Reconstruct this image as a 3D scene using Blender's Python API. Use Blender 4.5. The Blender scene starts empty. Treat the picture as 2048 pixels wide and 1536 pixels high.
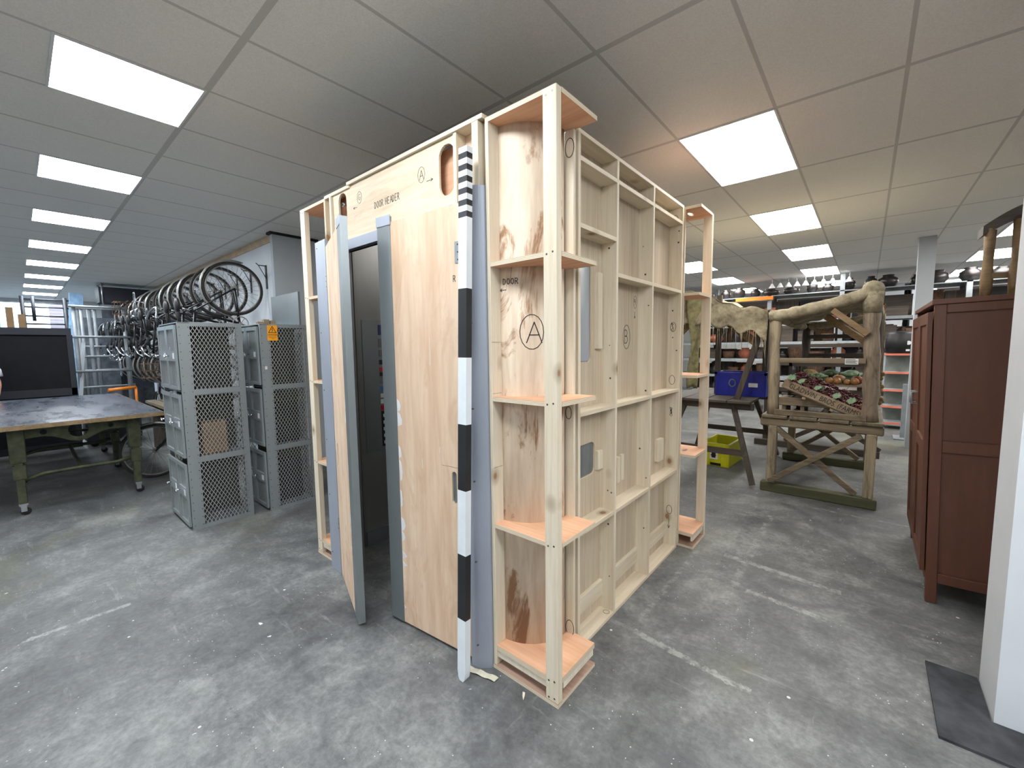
import bpy, bmesh, math, random
from mathutils import Vector, Matrix
from mathutils.geometry import tessellate_polygon
random.seed(7)
PI = math.pi
S = bpy.context.scene
COL = S.collection

# ------------------------------------------------------------------ camera
H_EYE = 1.589
F_PX, YAW, PITCH, ROLL = 837.1, .7026, -.0893, -.0128
cy, sy, cp, sp = math.cos(YAW), math.sin(YAW), math.cos(PITCH), math.sin(PITCH)
fw = Vector((-sy*cp, cy*cp, sp)); rt = Vector((cy, sy, 0)); up = rt.cross(fw)
c_, s_ = math.cos(ROLL), math.sin(ROLL)
rt, up = c_*rt + s_*up, -s_*rt + c_*up
cam = bpy.data.cameras.new('camera'); cam.lens = F_PX/2048*36; cam.sensor_width = 36; cam.clip_end = 200
camo = bpy.data.objects.new('camera', cam); COL.objects.link(camo)
m = Matrix.Identity(4)
for i in range(3):
    m[i][0] = rt[i]; m[i][1] = up[i]; m[i][2] = -fw[i]
m[0][3], m[1][3], m[2][3] = 0, 0, H_EYE
camo.matrix_world = m
S.camera = camo

# ------------------------------------------------------------------ world and exposure
S.view_settings.view_transform = 'Standard'
S.view_settings.look = 'None'
S.view_settings.gamma = 1
S.view_settings.exposure = 1.35
S.view_settings.use_curve_mapping = False
LAMP = 11.0
W = bpy.data.worlds.new('world'); S.world = W; W.use_nodes = True
bg = W.node_tree.nodes['Background']; bg.inputs[0].default_value = (.62, .80, 1, 1); bg.inputs[1].default_value = 3.0

# ------------------------------------------------------------------ material helpers
class NT:
    def __init__(s, name):
        s.m = bpy.data.materials.new(name); s.m.use_nodes = True
        s.t = s.m.node_tree; s.n = s.t.nodes; s.l = s.t.links
        s.b = s.n['Principled BSDF']; s._c = None
    def new(s, typ, **kw):
        n = s.n.new(typ)
        for k, v in kw.items(): setattr(n, k, v)
        return n
    def link(s, a, b): s.l.new(a, b)
    def co(s):
        if s._c is None: s._c = s.new('ShaderNodeTexCoord').outputs['Object']
        return s._c
    def mapping(s, sc, loc=(0, 0, 0), rot=(0, 0, 0)):
        mp = s.new('ShaderNodeMapping'); mp.inputs['Scale'].default_value = sc
        mp.inputs['Location'].default_value = loc; mp.inputs['Rotation'].default_value = rot
        s.link(s.co(), mp.inputs['Vector']); return mp.outputs[0]
    def noise(s, sc, vec=None, det=4, rough=.55, dist=0, loc=(0, 0, 0), scale3=(1, 1, 1)):
        n = s.new('ShaderNodeTexNoise'); n.inputs['Scale'].default_value = sc
        n.inputs['Detail'].default_value = det; n.inputs['Roughness'].default_value = rough
        n.inputs['Distortion'].default_value = dist
        s.link(vec if vec is not None else s.mapping(scale3, loc), n.inputs['Vector']); return n.outputs['Fac']
    def vor(s, sc, vec=None, feat='F1', scale3=(1, 1, 1), out='Distance'):
        n = s.new('ShaderNodeTexVoronoi', feature=feat); n.inputs['Scale'].default_value = sc
        s.link(vec if vec is not None else s.mapping(scale3), n.inputs['Vector']); return n.outputs[out]
    def wave(s, sc, vec=None, dist=3, dscale=1.5, scale3=(1, 1, 1), bd='X'):
        n = s.new('ShaderNodeTexWave', bands_direction=bd); n.inputs['Scale'].default_value = sc
        n.inputs['Distortion'].default_value = dist; n.inputs['Detail'].default_value = 2
        n.inputs['Detail Scale'].default_value = dscale
        s.link(vec if vec is not None else s.mapping(scale3), n.inputs['Vector']); return n.outputs['Fac']
    def ramp(s, fac, stops):
        r = s.new('ShaderNodeValToRGB'); e = r.color_ramp.elements
        while len(e) < len(stops): e.new(.5)
        for i, (p, c) in enumerate(stops):
            e[i].position = p; e[i].color = (*c, 1) if len(c) == 3 else c
        s.link(fac, r.inputs[0]); return r.outputs[0]
    def mask(s, fac, a, b):
        return s.ramp(fac, [(a, (0, 0, 0)), (b, (1, 1, 1))])
    def mix(s, fac, a, b, mode='MIX'):
        n = s.new('ShaderNodeMix', data_type='RGBA', blend_type=mode)
        for sock, v in ((n.inputs[0], fac), (n.inputs[6], a), (n.inputs[7], b)):
            if isinstance(v, (int, float)): sock.default_value = v
            elif isinstance(v, tuple): sock.default_value = (*v, 1) if len(v) == 3 else v
            else: s.link(v, sock)
        return n.outputs[2]
    def math(s, op, a, b=0.0, c=0.0):
        n = s.new('ShaderNodeMath', operation=op)
        for i, v in enumerate((a, b, c)):
            if isinstance(v, (int, float)): n.inputs[i].default_value = v
            else: s.link(v, n.inputs[i])
        return n.outputs[0]
    def out(s, col=None, rough=.6, metal=0, bump=None, bstr=.2, bdist=.002, spec=None):
        if col is not None:
            if isinstance(col, tuple): s.b.inputs['Base Color'].default_value = (*col, 1)
            else: s.link(col, s.b.inputs['Base Color'])
        if isinstance(rough, (int, float)): s.b.inputs['Roughness'].default_value = rough
        else: s.link(rough, s.b.inputs['Roughness'])
        s.b.inputs['Metallic'].default_value = metal
        if spec is not None: s.b.inputs['Specular IOR Level'].default_value = spec
        if bump is not None:
            bn = s.new('ShaderNodeBump'); bn.inputs['Strength'].default_value = bstr
            bn.inputs['Distance'].default_value = bdist
            s.link(bump, bn.inputs['Height']); s.link(bn.outputs[0], s.b.inputs['Normal'])
        return s.m

def srgb(r, g, b):
    f = lambda c: (c/255/12.92) if c/255 <= .04045 else ((c/255+.055)/1.055)**2.4
    return (f(r), f(g), f(b))

def plain(name, rgb, rough=.6, metal=0, var=.12, nsc=8, spec=None):
    t = NT(name); c = srgb(*rgb)
    n = t.noise(nsc, det=5)
    d = tuple(max(0, x*(1-var*1.6)) for x in c); e = tuple(min(1, x*(1+var)) for x in c)
    return t.out(t.ramp(n, [(.3, d), (.7, e)]), rough, metal, bump=n, bstr=.05, spec=spec)

def wood(name, lo, hi, axis, rough=.65, fine=60, knots=0, blotch=None, stretch=.05, bstr=.15, knotcol=(150, 112, 78)):
    t = NT(name)
    sc = [1, 1, 1]; sc['xyz'.index(axis)] = stretch
    v = t.mapping(tuple(sc))
    g1 = t.noise(fine, v, det=4, rough=.6, dist=.4)
    g2 = t.noise(fine*.18, v, det=3, dist=.8)
    w = t.math('ADD', t.math('MULTIPLY', g1, .45), t.math('MULTIPLY', g2, .55))
    col = t.ramp(w, [(.36, srgb(*lo)), (.62, srgb(*hi))])
    if blotch:
        bc, bsc, a, b = blotch
        sc2 = [1, 1, 1]; sc2['xyz'.index(axis)] = .35
        bn = t.noise(bsc, t.mapping(tuple(sc2), (3.1, 1.7, .4)), det=6, rough=.65, dist=1.2)
        col = t.mix(t.mask(bn, a, b), col, srgb(*bc))
    if knots:
        sk = [1, 1, 1]; sk['xyz'.index(axis)] = .75
        d = t.vor(knots, t.mapping(tuple(sk), (.37, .11, .73)))
        col = t.mix(t.mask(d, .09, .19), srgb(*[min(255, int(x*.86)) for x in lo]), col)
        col = t.mix(t.math('MULTIPLY', t.mask(d, .062, .085), .8), srgb(*knotcol), col)
    return t.out(col, rough, bump=w, bstr=bstr)

M = {}
PL, PH = (218, 204, 176), (238, 229, 208)
M['pine_x'] = wood('pine lumber grain along x', PL, PH, 'x', knots=4.6)
M['pine_y'] = wood('pine lumber grain along y', PL, PH, 'y', knots=4.6)
M['pine_z'] = wood('pine lumber grain upright', PL, PH, 'z', knots=4.6)
M['ply_pale'] = wood('pale birch plywood', (180, 162, 138), (206, 190, 166), 'z', fine=70, stretch=.03)
M['ply_header'] = wood('header plywood', (206, 184, 154), (230, 212, 184), 'x', fine=45, stretch=.06, blotch=((190, 162, 128), 3, .55, .75))
M['ply_door'] = wood('pink plywood', (208, 174, 144), (232, 206, 178), 'z', fine=26, stretch=.09, blotch=((200, 164, 132), 5, .5, .72))
M['ply_curved'] = wood('blotchy flexible plywood', (200, 176, 150), (230, 214, 192), 'z', fine=34, stretch=.12, blotch=((150, 112, 82), 4.2, .535, .60))
M['ply_shelf'] = wood('orange faced plywood shelf', (204, 152, 116), (224, 178, 144), 'x', fine=50, stretch=.05)
M['ply_shelf_worn'] = wood('worn pink plywood', (150, 118, 100), (182, 152, 132), 'x', fine=50, stretch=.05)
def ply_edge():
    t = NT('layered plywood edge')
    w = t.wave(52, t.mapping((1, 1, 1)), dist=.4, bd='Z')
    return t.out(t.ramp(w, [(.15, srgb(186, 164, 136)), (.55, srgb(226, 212, 188))]), .7)
M['ply_edge'] = ply_edge()
M['pale_edge'] = wood('pale cut wood', (214, 202, 180), (232, 222, 202), 'z')
def gray_paint(name, rgb, rough=.38, metal=.35, streak=.08):
    t = NT(name); c = srgb(*rgb)
    n = t.noise(2.2, det=6, rough=.6, scale3=(1, 1, .25)); n2 = t.noise(260, det=2)
    col = t.ramp(n, [(.3, tuple(x*(1-streak*2) for x in c)), (.7, tuple(min(1, x*(1+streak)) for x in c))])
    return t.out(col, rough, metal, bump=n2, bstr=.04)
M['gray_jamb'] = gray_paint('blue grey painted jamb', (158, 164, 176), .45, .2)
M['gray_laminate'] = gray_paint('brushed grey laminate', (138, 144, 146), .36, .55)
M['gray_inner'] = gray_paint('inner grey metal lining', (150, 150, 148), .33, .6)
M['gap_shade'] = plain('gap and recess shade', (24, 24, 26), .8)
M['ink'] = plain('marker ink', (26, 20, 24), .6)
M['pencil'] = plain('pencil line', (112, 92, 76), .8)
M['white_chip'] = plain('white paint', (226, 228, 230), .5, var=.05)
M['white_pole'] = plain('white painted pole', (222, 228, 232), .45, var=.04)
M['black_pole'] = plain('black painted pole', (28, 30, 34), .5, var=.2)
M['film'] = gray_paint('dusty polycarbonate pane', (172, 178, 184), .22, .15, .12)
M['film2'] = gray_paint('dark smeared pane', (128, 134, 136), .25, .2, .3)
M['steel'] = plain('zinc steel', (170, 176, 180), .35, .8)
M['chrome'] = plain('chrome', (205, 208, 212), .18, 1, var=.05)
M['screw'] = plain('screw head', (92, 86, 80), .4, .8)
M['tape'] = plain('masking tape', (206, 200, 180), .7)
M['white_wall'] = plain('white plaster wall', (206, 210, 214), .75, var=.03, nsc=3)
M['gray_wall'] = plain('pale grey wall board', (176, 181, 186), .7, var=.04, nsc=2)
M['rear_wall'] = plain('off white rear wall', (206, 208, 206), .8, var=.04)
M['beige_reflection'] = plain('beige reflection strip', (196, 170, 138), .7)
M['rubber'] = plain('dark rubber', (30, 30, 30), .7)
M['mat'] = plain('dark floor mat', (54, 56, 60), .85, var=.4, nsc=9)
M['locker'] = gray_paint('grey locker paint', (146, 152, 154), .42, .35, .1)
M['locker_mesh'] = gray_paint('grey expanded metal', (186, 190, 190), .4, .5, .1)
M['locker_shade'] = plain('shaded locker interior', (62, 61, 54), .8)
M['label'] = plain('white paper label', (225, 225, 222), .7, var=.03)
M['sign'] = plain('orange warning sign', (240, 160, 30), .5, var=.03)
M['black'] = plain('black paint', (14, 15, 18), .55, var=.3)
M['black_board'] = plain('black felt board', (10, 11, 17), .9, var=.35)
M['black_frame'] = plain('charcoal frame', (32, 34, 42), .6)
M['tyre'] = plain('tyre rubber', (46, 43, 40), .75, var=.25)
M['rim'] = plain('bicycle rim metal', (150, 148, 142), .35, .8)
M['bike_frame'] = plain('black bicycle enamel', (22, 23, 28), .3, .2)
M['guard'] = plain('pale mudguard', (150, 150, 146), .4, .5)
M['leather'] = plain('dark saddle leather', (34, 30, 30), .5)
M['green_paint'] = plain('olive drab painted iron', (72, 74, 52), .55, .3, var=.3, nsc=14)
M['orange'] = plain('orange beam paint', (232, 130, 30), .5)
M['blue_plastic'] = plain('blue plastic', (22, 34, 142), .4, var=.1)
M['yellow_plastic'] = plain('yellow plastic', (214, 212, 34), .45, var=.08)
M['old_wood_x'] = wood('weathered timber along x', (96, 84, 66), (140, 126, 102), 'x', blotch=((78, 70, 54), 6, .5, .7), bstr=.4)
M['old_wood_y'] = wood('weathered timber along y', (90, 80, 62), (128, 116, 94), 'y', blotch=((72, 64, 50), 6, .5, .7), bstr=.4)
M['old_wood_z'] = wood('weathered timber upright', (128, 116, 92), (170, 156, 130), 'z', blotch=((90, 80, 62), 6, .5, .7), bstr=.4)
M['dark_wood_x'] = wood('dark stained timber along x', (50, 44, 38), (84, 74, 64), 'x', bstr=.3)
M['dark_wood_z'] = wood('dark stained timber upright', (50, 44, 38), (86, 76, 66), 'z', bstr=.3)
M['moss'] = wood('mossy timber', (62, 64, 44), (92, 92, 62), 'x', bstr=.4)
M['bark'] = wood('barky log', (118, 104, 88), (160, 144, 124), 'z', blotch=((96, 82, 66), 14, .5, .75), bstr=.8)
M['brace_wood'] = wood('brown brace', (116, 94, 64), (150, 124, 90), 'x')
M['crate_wood'] = wood('fruit crate wood', (122, 104, 82), (160, 142, 116), 'x', bstr=.3)
M['brown_paint'] = wood('brown painted wardrobe', (88, 52, 36), (102, 62, 44), 'z', rough=.45, fine=20, stretch=.2, bstr=.05)
M['brown_edge'] = wood('worn brown edge', (104, 70, 42), (134, 96, 62), 'z', rough=.5)
def hessian():
    t = NT('hessian sacking'); n = t.noise(9, det=7, rough=.7); w = t.noise(220, det=2)
    col = t.ramp(n, [(.32, srgb(96, 88, 70)), (.5, srgb(150, 140, 116)), (.7, srgb(182, 172, 146))])
    return t.out(col, .95, bump=w, bstr=.5, bdist=.004)
M['hessian'] = hessian()
M['hessian_green'] = plain('greenish sacking', (134, 128, 92), .95, var=.3, nsc=18)
M['grape'] = plain('dark red grape', (84, 14, 34), .25, var=.4, nsc=60)
M['leaf'] = plain('pale green leaf', (120, 146, 112), .6, var=.3, nsc=30)
M['leaf_dark'] = plain('dark green leaf', (56, 74, 36), .6, var=.4, nsc=30)
M['onion'] = plain('golden onion', (168, 118, 66), .45, var=.3, nsc=20)
M['carrot'] = plain('rusty root', (150, 72, 42), .5, var=.3, nsc=20)
M['straw'] = plain('straw', (168, 144, 96), .8, var=.3, nsc=30)
M['terracotta'] = plain('terracotta', (146, 82, 60), .7, var=.2)
M['wicker'] = plain('wicker', (96, 70, 50), .8, var=.4, nsc=40)
M['dark_pot'] = plain('dark pot', (38, 34, 34), .35, var=.4)
M['card'] = plain('brown cardboard', (150, 118, 84), .8)
M['galv'] = plain('galvanised steel', (140, 146, 150), .6, .3)
M['shelf_white'] = plain('pale grey shelf edge', (156, 164, 168), .5)
M['unit_back'] = plain('grey green unit back', (132, 136, 128), .6, var=.15)
M['red_edge'] = plain('red orange shelf edge', (224, 122, 98), .5)
M['skin'] = plain('skin', (196, 142, 118), .55, var=.08)
M['tshirt'] = plain('white cotton', (226, 230, 236), .9, var=.04)
M['trousers'] = plain('pale grey cotton', (206, 208, 212), .9, var=.06)
M['hair'] = plain('brown hair', (70, 50, 38), .8)
M['brick'] = None
def brick():
    t = NT('brick wall'); n = t.new('ShaderNodeTexBrick'); n.inputs['Scale'].default_value = 4
    n.inputs['Color1'].default_value = (*srgb(120, 110, 112), 1); n.inputs['Color2'].default_value = (*srgb(150, 128, 124), 1)
    n.inputs['Mortar'].default_value = (*srgb(190, 190, 190), 1)
    t.link(t.mapping((1, 1, 1), rot=(PI/2, 0, PI/2)), n.inputs['Vector'])
    return t.out(n.outputs[0], .9)
M['brick'] = brick()
M['teal'] = plain('teal board', (70, 178, 178), .6)
M['asphalt'] = plain('outdoor asphalt', (120, 120, 122), .9)
M['magenta'] = plain('magenta board', (150, 70, 140), .6)
def glass():
    t = NT('window glass'); t.n.remove(t.b)
    tr = t.new('ShaderNodeBsdfTransparent'); gl = t.new('ShaderNodeBsdfGlossy'); gl.inputs['Roughness'].default_value = .02
    fr = t.new('ShaderNodeFresnel'); fr.inputs[0].default_value = 1.3
    mx = t.new('ShaderNodeMixShader'); t.link(fr.outputs[0], mx.inputs[0]); t.link(tr.outputs[0], mx.inputs[1]); t.link(gl.outputs[0], mx.inputs[2])
    t.link(mx.outputs[0], t.n['Material Output'].inputs[0]); return t.m
M['glass'] = glass()
def emis(name, rgb, st):
    t = NT(name); t.b.inputs['Base Color'].default_value = (.8, .8, .8, 1)
    t.b.inputs['Emission Color'].default_value = (*rgb, 1); t.b.inputs['Emission Strength'].default_value = st
    return t.m
M['lamp_cool'] = emis('cool led diffuser', (.88, .94, 1), LAMP*1.3)
M['lamp_warm'] = emis('neutral led diffuser', (1, .975, .94), LAMP*.8)
M['tube'] = emis('fluorescent tube', (.85, .88, 1), LAMP*.6)
M['lamp_frame'] = plain('white lamp frame', (220, 222, 224), .5, var=.03)
def ceiling_mat():
    t = NT('ceiling tiles')
    sep = t.new('ShaderNodeSeparateXYZ'); t.link(t.co(), sep.inputs[0])
    def line(sock, off, period, w):
        a = t.math('DIVIDE', t.math('ADD', sock, off), period)
        f = t.math('ABSOLUTE', t.math('SUBTRACT', t.math('FRACT', t.math('ADD', a, 100.5)), .5))
        return t.math('LESS_THAN', f, w/period/2)
    lx = line(sep.outputs[0], 2.344, .61, .020)
    ly = line(sep.outputs[1], -.821, 1.2, .034)
    ln = t.math('MAXIMUM', lx, ly)
    n = t.noise(150, det=3); n2 = t.noise(1.2, det=3)
    base = t.mix(.35, t.ramp(n, [(.35, srgb(222, 220, 215)), (.65, srgb(240, 238, 234))]), t.ramp(n2, [(.3, srgb(226, 223, 217)), (.7, srgb(236, 234, 231))]))
    col = t.mix(ln, base, srgb(196, 194, 190))
    return t.out(col, .9, bump=n, bstr=.25, bdist=.003)
M['ceiling'] = ceiling_mat()
def floor_mat():
    t = NT('worn grey concrete')
    a = t.noise(1.1, det=8, rough=.6, dist=.6)
    b = t.noise(7, det=9, rough=.75, dist=.15)
    c = t.noise(38, det=6, rough=.7)
    mixn = t.math('ADD', t.math('MULTIPLY', a, .45), t.math('ADD', t.math('MULTIPLY', b, .35), t.math('MULTIPLY', c, .2)))
    col = t.ramp(mixn, [(.37, srgb(64, 65, 65)), (.5, srgb(102, 103, 102)), (.64, srgb(148, 149, 146))])
    # pale scuffs, streaked both ways
    s1 = t.noise(9, det=6, rough=.7, scale3=(.25, 1.6, 1)); s2 = t.noise(9, det=6, rough=.7, scale3=(1.8, .3, 1), loc=(4, 2, 0))
    col = t.mix(t.math('MULTIPLY', t.mask(s1, .60, .72), .38), col, srgb(168, 170, 166))
    col = t.mix(t.math('MULTIPLY', t.mask(s2, .61, .74), .34), col, srgb(160, 160, 152))
    dk = t.noise(1.7, det=5, dist=1.5, loc=(9, 5, 0)); col = t.mix(t.math('MULTIPLY', t.mask(dk, .54, .70), .45), col, srgb(58, 60, 66))
    # specks of paint
    v = t.vor(7, out='Distance'); vn = t.noise(5, det=2, loc=(2, 8, 1))
    sp_ = t.math('MULTIPLY', t.math('LESS_THAN', v, .055), t.math('GREATER_THAN', vn, .52))
    col = t.mix(sp_, col, srgb(198, 200, 196))
    v2 = t.vor(31, out='Distance'); vn2 = t.noise(3, det=3, loc=(7, 1, 1))
    sp2 = t.math('MULTIPLY', t.math('LESS_THAN', v2, .09), t.math('GREATER_THAN', vn2, .55))
    col = t.mix(sp2, col, srgb(188, 190, 186))
    gr = t.noise(.8, det=3, loc=(3, 3, 3)); col = t.mix(t.math('MULTIPLY', t.mask(gr, .58, .7), .25), col, srgb(126, 128, 88))
    # worn remains of old painted lines and slab joints: (axis, centre, half width, from, to, colour, strength)
    sep = t.new('ShaderNodeSeparateXYZ'); t.link(t.co(), sep.inputs[0]); X, Y = sep.outputs[0], sep.outputs[1]
    wn = t.noise(14, det=5, rough=.7, loc=(1, 1, 1))
    def band(col, axis, cc, hw, lo, hi, rgb, st, slope=0.0, th=.46):
        u, v_ = (X, Y) if axis == 'x' else (Y, X)       # runs along u, centred at v=cc
        d = t.math('ADD', t.math('ABSOLUTE', t.math('SUBTRACT', t.math('SUBTRACT', v_, cc), t.math('MULTIPLY', u, slope))), t.math('MULTIPLY', t.math('SUBTRACT', c, .47), .09))
        k = t.math('MULTIPLY', t.math('LESS_THAN', d, hw), t.math('MULTIPLY', t.math('GREATER_THAN', u, lo), t.math('LESS_THAN', u, hi)))
        k = t.math('MULTIPLY', k, t.math('MULTIPLY', t.mask(wn, th-.04, th+.10), st))
        return t.mix(k, col, srgb(*rgb))
    pale = (172, 174, 168)
    col = band(col, 'x', 2.02, .022, -.92, -.33, pale, .55, -.095)
    col = band(col, 'x', 3.27, .03, -.75, -.05, pale, .5, -.1)
    col = band(col, 'x', 2.88, .025, -.52, -.1, pale, .5, -.1)
    col = band(col, 'y', -.93, .02, 2.2, 3.3, pale, .35, 0, .5)
    col = band(col, 'y', -.72, .035, 3.0, 4.5, (66, 68, 74), .5, 0, .50)
    col = band(col, 'y', -.60, .03, 2.7, 4.4, pale, .35, 0, .52)
    col = band(col, 'y', -3.48, .02, -.1, .35, pale, .6, 0, .45)
    col = band(col, 'x', 4.85, .02, -1.2, .6, pale, .35, 0, .5)
    col = band(col, 'x', .5, .006, -8, 2, (66, 66, 68), .3, 0, .45)
    ro = t.ramp(b, [(.3, (.42, .42, .42)), (.7, (.68, .68, .68))])
    return t.out(col, ro, bump=mixn, bstr=.12, bdist=.004, spec=.4)
M['floor'] = floor_mat()
def tabletop_mat():
    t = NT('scuffed dark table surface'); n = t.noise(5, det=7, rough=.65, scale3=(.4, 1.2, 1)); f = t.noise(30, det=5)
    col = t.ramp(n, [(.2, srgb(56, 60, 68)), (.5, srgb(72, 77, 87)), (.85, srgb(104, 110, 120))])
    return t.out(col, t.ramp(n, [(.3, (.22, .22, .22)), (.7, (.38, .38, .38))]))
M['tabletop'] = tabletop_mat()

# ------------------------------------------------------------------ mesh helpers
class MB:
    def __init__(s): s.v = []; s.f = []; s.m = []; s.sm = []
    def add(s, vs, fs, mi=0, smooth=False):
        o = len(s.v); s.v += [Vector(v) for v in vs]
        for k, f in enumerate(fs):
            s.f.append([o+i for i in f]); s.m.append(mi[k] if isinstance(mi, (list, tuple)) else mi); s.sm.append(smooth)
        return s
    def box(s, x0, x1, y0, y1, z0, z1, mi=0):
        vs = [(x, y, z) for z in (z0, z1) for y in (y0, y1) for x in (x0, x1)]
        fs = [(0, 2, 3, 1), (4, 5, 7, 6), (0, 1, 5, 4), (2, 6, 7, 3), (0, 4, 6, 2), (1, 3, 7, 5)]  # bottom top -y +y -x +x
        return s.add(vs, fs, mi)
    def beam(s, a, b, w, h, upv=(0, 0, 1), mi=0):
        a, b = Vector(a), Vector(b); d = (b-a).normalized(); u = Vector(upv)
        r = d.cross(u)
        if r.length < 1e-4: r = d.cross(Vector((1, 0, 0)))
        r.normalize(); u = r.cross(d)
        vs = [p + r*sx*w/2 + u*sz*h/2 for p in (a, b) for sx, sz in ((-1, -1), (1, -1), (1, 1), (-1, 1))]
        return s.add(vs, [(0, 1, 2, 3), (7, 6, 5, 4), (0, 4, 5, 1), (1, 5, 6, 2), (2, 6, 7, 3), (3, 7, 4, 0)], mi)
    def tube(s, pts, r, n=8, mi=0, cap=True, closed=False):
        pts = [Vector(p) for p in pts]; k = len(pts)
        rs = r if isinstance(r, (list, tuple)) else [r]*k
        o = len(s.v); prev = None
        for i, p in enumerate(pts):
            if closed: d = pts[(i+1) % k]-pts[i-1]
            else: d = pts[min(i+1, k-1)]-pts[max(i-1, 0)]
            d.normalize()
            if prev is None:
                a = d.orthogonal().normalized()
            else:
                a = prev - d*prev.dot(d)
                a = a.normalized() if a.length > 1e-6 else d.orthogonal().normalized()
            prev = a; b = d.cross(a)
            for j in range(n):
                t = 2*PI*j/n; s.v.append(p + a*math.cos(t)*rs[i] + b*math.sin(t)*rs[i])
        for i in range(k if closed else k-1):
            for j in range(n):
                q = (i+1) % k
                s.f.append([o+i*n+j, o+i*n+(j+1) % n, o+q*n+(j+1) % n, o+q*n+j]); s.m.append(mi); s.sm.append(True)
        if cap and not closed:
            s.f.append([o+j for j in range(n)][::-1]); s.m.append(mi); s.sm.append(False)
            s.f.append([o+(k-1)*n+j for j in range(n)]); s.m.append(mi); s.sm.append(False)
        return s
    def ring(s, c, nrm, R, r, N=40, n=8, mi=0):
        c = Vector(c); nrm = Vector(nrm).normalized(); a = nrm.orthogonal().normalized(); b = nrm.cross(a)
        return s.tube([c + a*math.cos(2*PI*i/N)*R + b*math.sin(2*PI*i/N)*R for i in range(N)], r, n, mi, closed=True)
    def lathe(s, prof, c=(0, 0, 0), N=24, mi=0, axis='z'):
        o = len(s.v); k = len(prof)
        for i in range(N):
            t = 2*PI*i/N
            for r, h in prof:
                p = (r*math.cos(t), r*math.sin(t), h) if axis == 'z' else ((h, r*math.cos(t), r*math.sin(t)) if axis == 'x' else (r*math.cos(t), h, r*math.sin(t)))
                s.v.append(Vector(c)+Vector(p))
        for i in range(N):
            for j in range(k-1):
                a = o+i*k+j; b = o+((i+1) % N)*k+j
                s.f.append([a, b, b+1, a+1]); s.m.append(mi); s.sm.append(True)
        return s
    def blob(s, c, r, n=8, mi=0, sq=(1, 1, 1), jit=0):
        prof = n
        vs = []; fs = []
        c = Vector(c)
        for i in range(1, n):
            th = PI*i/n
            for j in range(2*n):
                ph = PI*j/n; q = r*(1+random.uniform(-jit, jit))
                vs.append(c+Vector((math.sin(th)*math.cos(ph)*q*sq[0], math.sin(th)*math.sin(ph)*q*sq[1], math.cos(th)*q*sq[2])))
        m2 = 2*n; vs += [c+Vector((0, 0, r*sq[2])), c-Vector((0, 0, r*sq[2]))]; T = len(vs)-2; B = T+1
        for i in range(n-2):
            for j in range(m2):
                a = i*m2+j; b = i*m2+(j+1) % m2; fs.append((a, a+m2, b+m2, b))
        for j in range(m2):
            fs.append((T, j, (j+1) % m2)); fs.append((B, (n-2)*m2+(j+1) % m2, (n-2)*m2+j))
        return s.add(vs, fs, mi, True)
    def prism(s, poly, d0, d1, fn, mi=0, side=None, holes=()):
        """poly: 2D outline; fn(u,v,d) -> 3D; holes: list of outlines"""
        side = mi if side is None else side
        loops = [list(poly)]+[list(h) for h in holes]
        flat = [p for L in loops for p in L]
        tri = tessellate_polygon([[Vector((p[0], p[1], 0)) for p in L] for L in loops])
        n = len(flat)
        vs = [fn(p[0], p[1], d0) for p in flat]+[fn(p[0], p[1], d1) for p in flat]
        fs = []; ms = []
        for t in tri:
            fs.append(tuple(t)); ms.append(mi); fs.append(tuple(n+i for i in reversed(t))); ms.append(mi)
        o = 0
        for L in loops:
            k = len(L)
            for i in range(k):
                a, b = o+i, o+(i+1) % k; fs.append((a, b, n+b, n+a)); ms.append(side)
            o += k
        return s.add(vs, fs, ms)
    def build(s, name, mats, parent=None, bevel=0, world=True, label=None, fix=True):
        off = Vector(parent['_o']) if (parent is not None and world) else Vector((0, 0, 0))
        if parent is None:
            xs = [v.x for v in s.v]; ys = [v.y for v in s.v]; zs = [v.z for v in s.v]
            off = Vector(((min(xs)+max(xs))/2, (min(ys)+max(ys))/2, min(zs)))
        me = bpy.data.meshes.new(name)
        me.from_pydata([tuple(v-off) for v in s.v], [], s.f)
        mats = mats if isinstance(mats, (list, tuple)) else [mats]
        for mm in mats: me.materials.append(M[mm] if isinstance(mm, str) else mm)
        for p, a, b in zip(me.polygons, s.m, s.sm): p.material_index = a; p.use_smooth = b
        if fix:
            bm = bmesh.new(); bm.from_mesh(me); bmesh.ops.recalc_face_normals(bm, faces=bm.faces); bm.to_mesh(me); bm.free()
        o = bpy.data.objects.new(name, me); COL.objects.link(o)
        if parent is None: o.location = off
        else:
            o.parent = parent; o['_o'] = tuple(off)
        if bevel:
            b = o.modifiers.new('bevel', 'BEVEL'); b.width = bevel; b.segments = 1; b.limit_method = 'ANGLE'
        if label: o['label'] = label
        return o

def thing(name, label, cat, loc=(0, 0, 0), group=None):
    o = bpy.data.objects.new(name, None); COL.objects.link(o); o.location = loc; o['_o'] = tuple(loc)
    o.empty_display_size = .1; o['label'] = label; o['category'] = cat
    if group: o['group'] = group
    return o
def tag(o, label, cat, group=None):
    o['label'] = label; o['category'] = cat
    if group: o['group'] = group
    return o
def struct(o): o['kind'] = 'structure'; return o
def box(x0, x1, y0, y1, z0, z1): return MB().box(x0, x1, y0, y1, z0, z1)
def copy_tree(o, parent=None):
    c = o.copy(); COL.objects.link(c)
    if parent is not None: c.parent = parent
    for ch in list(o.children): copy_tree(ch, c)
    return c

# ------------------------------------------------------------------ room shell
ZC = 3.07
XL, XR, YN, YF = -17.8, 6.0, -6.0, 15.2
fo = box(XL-.2, XR+.2, YN-.2, YF+.2, -.1, 0).build('floor', 'floor'); struct(fo)
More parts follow.
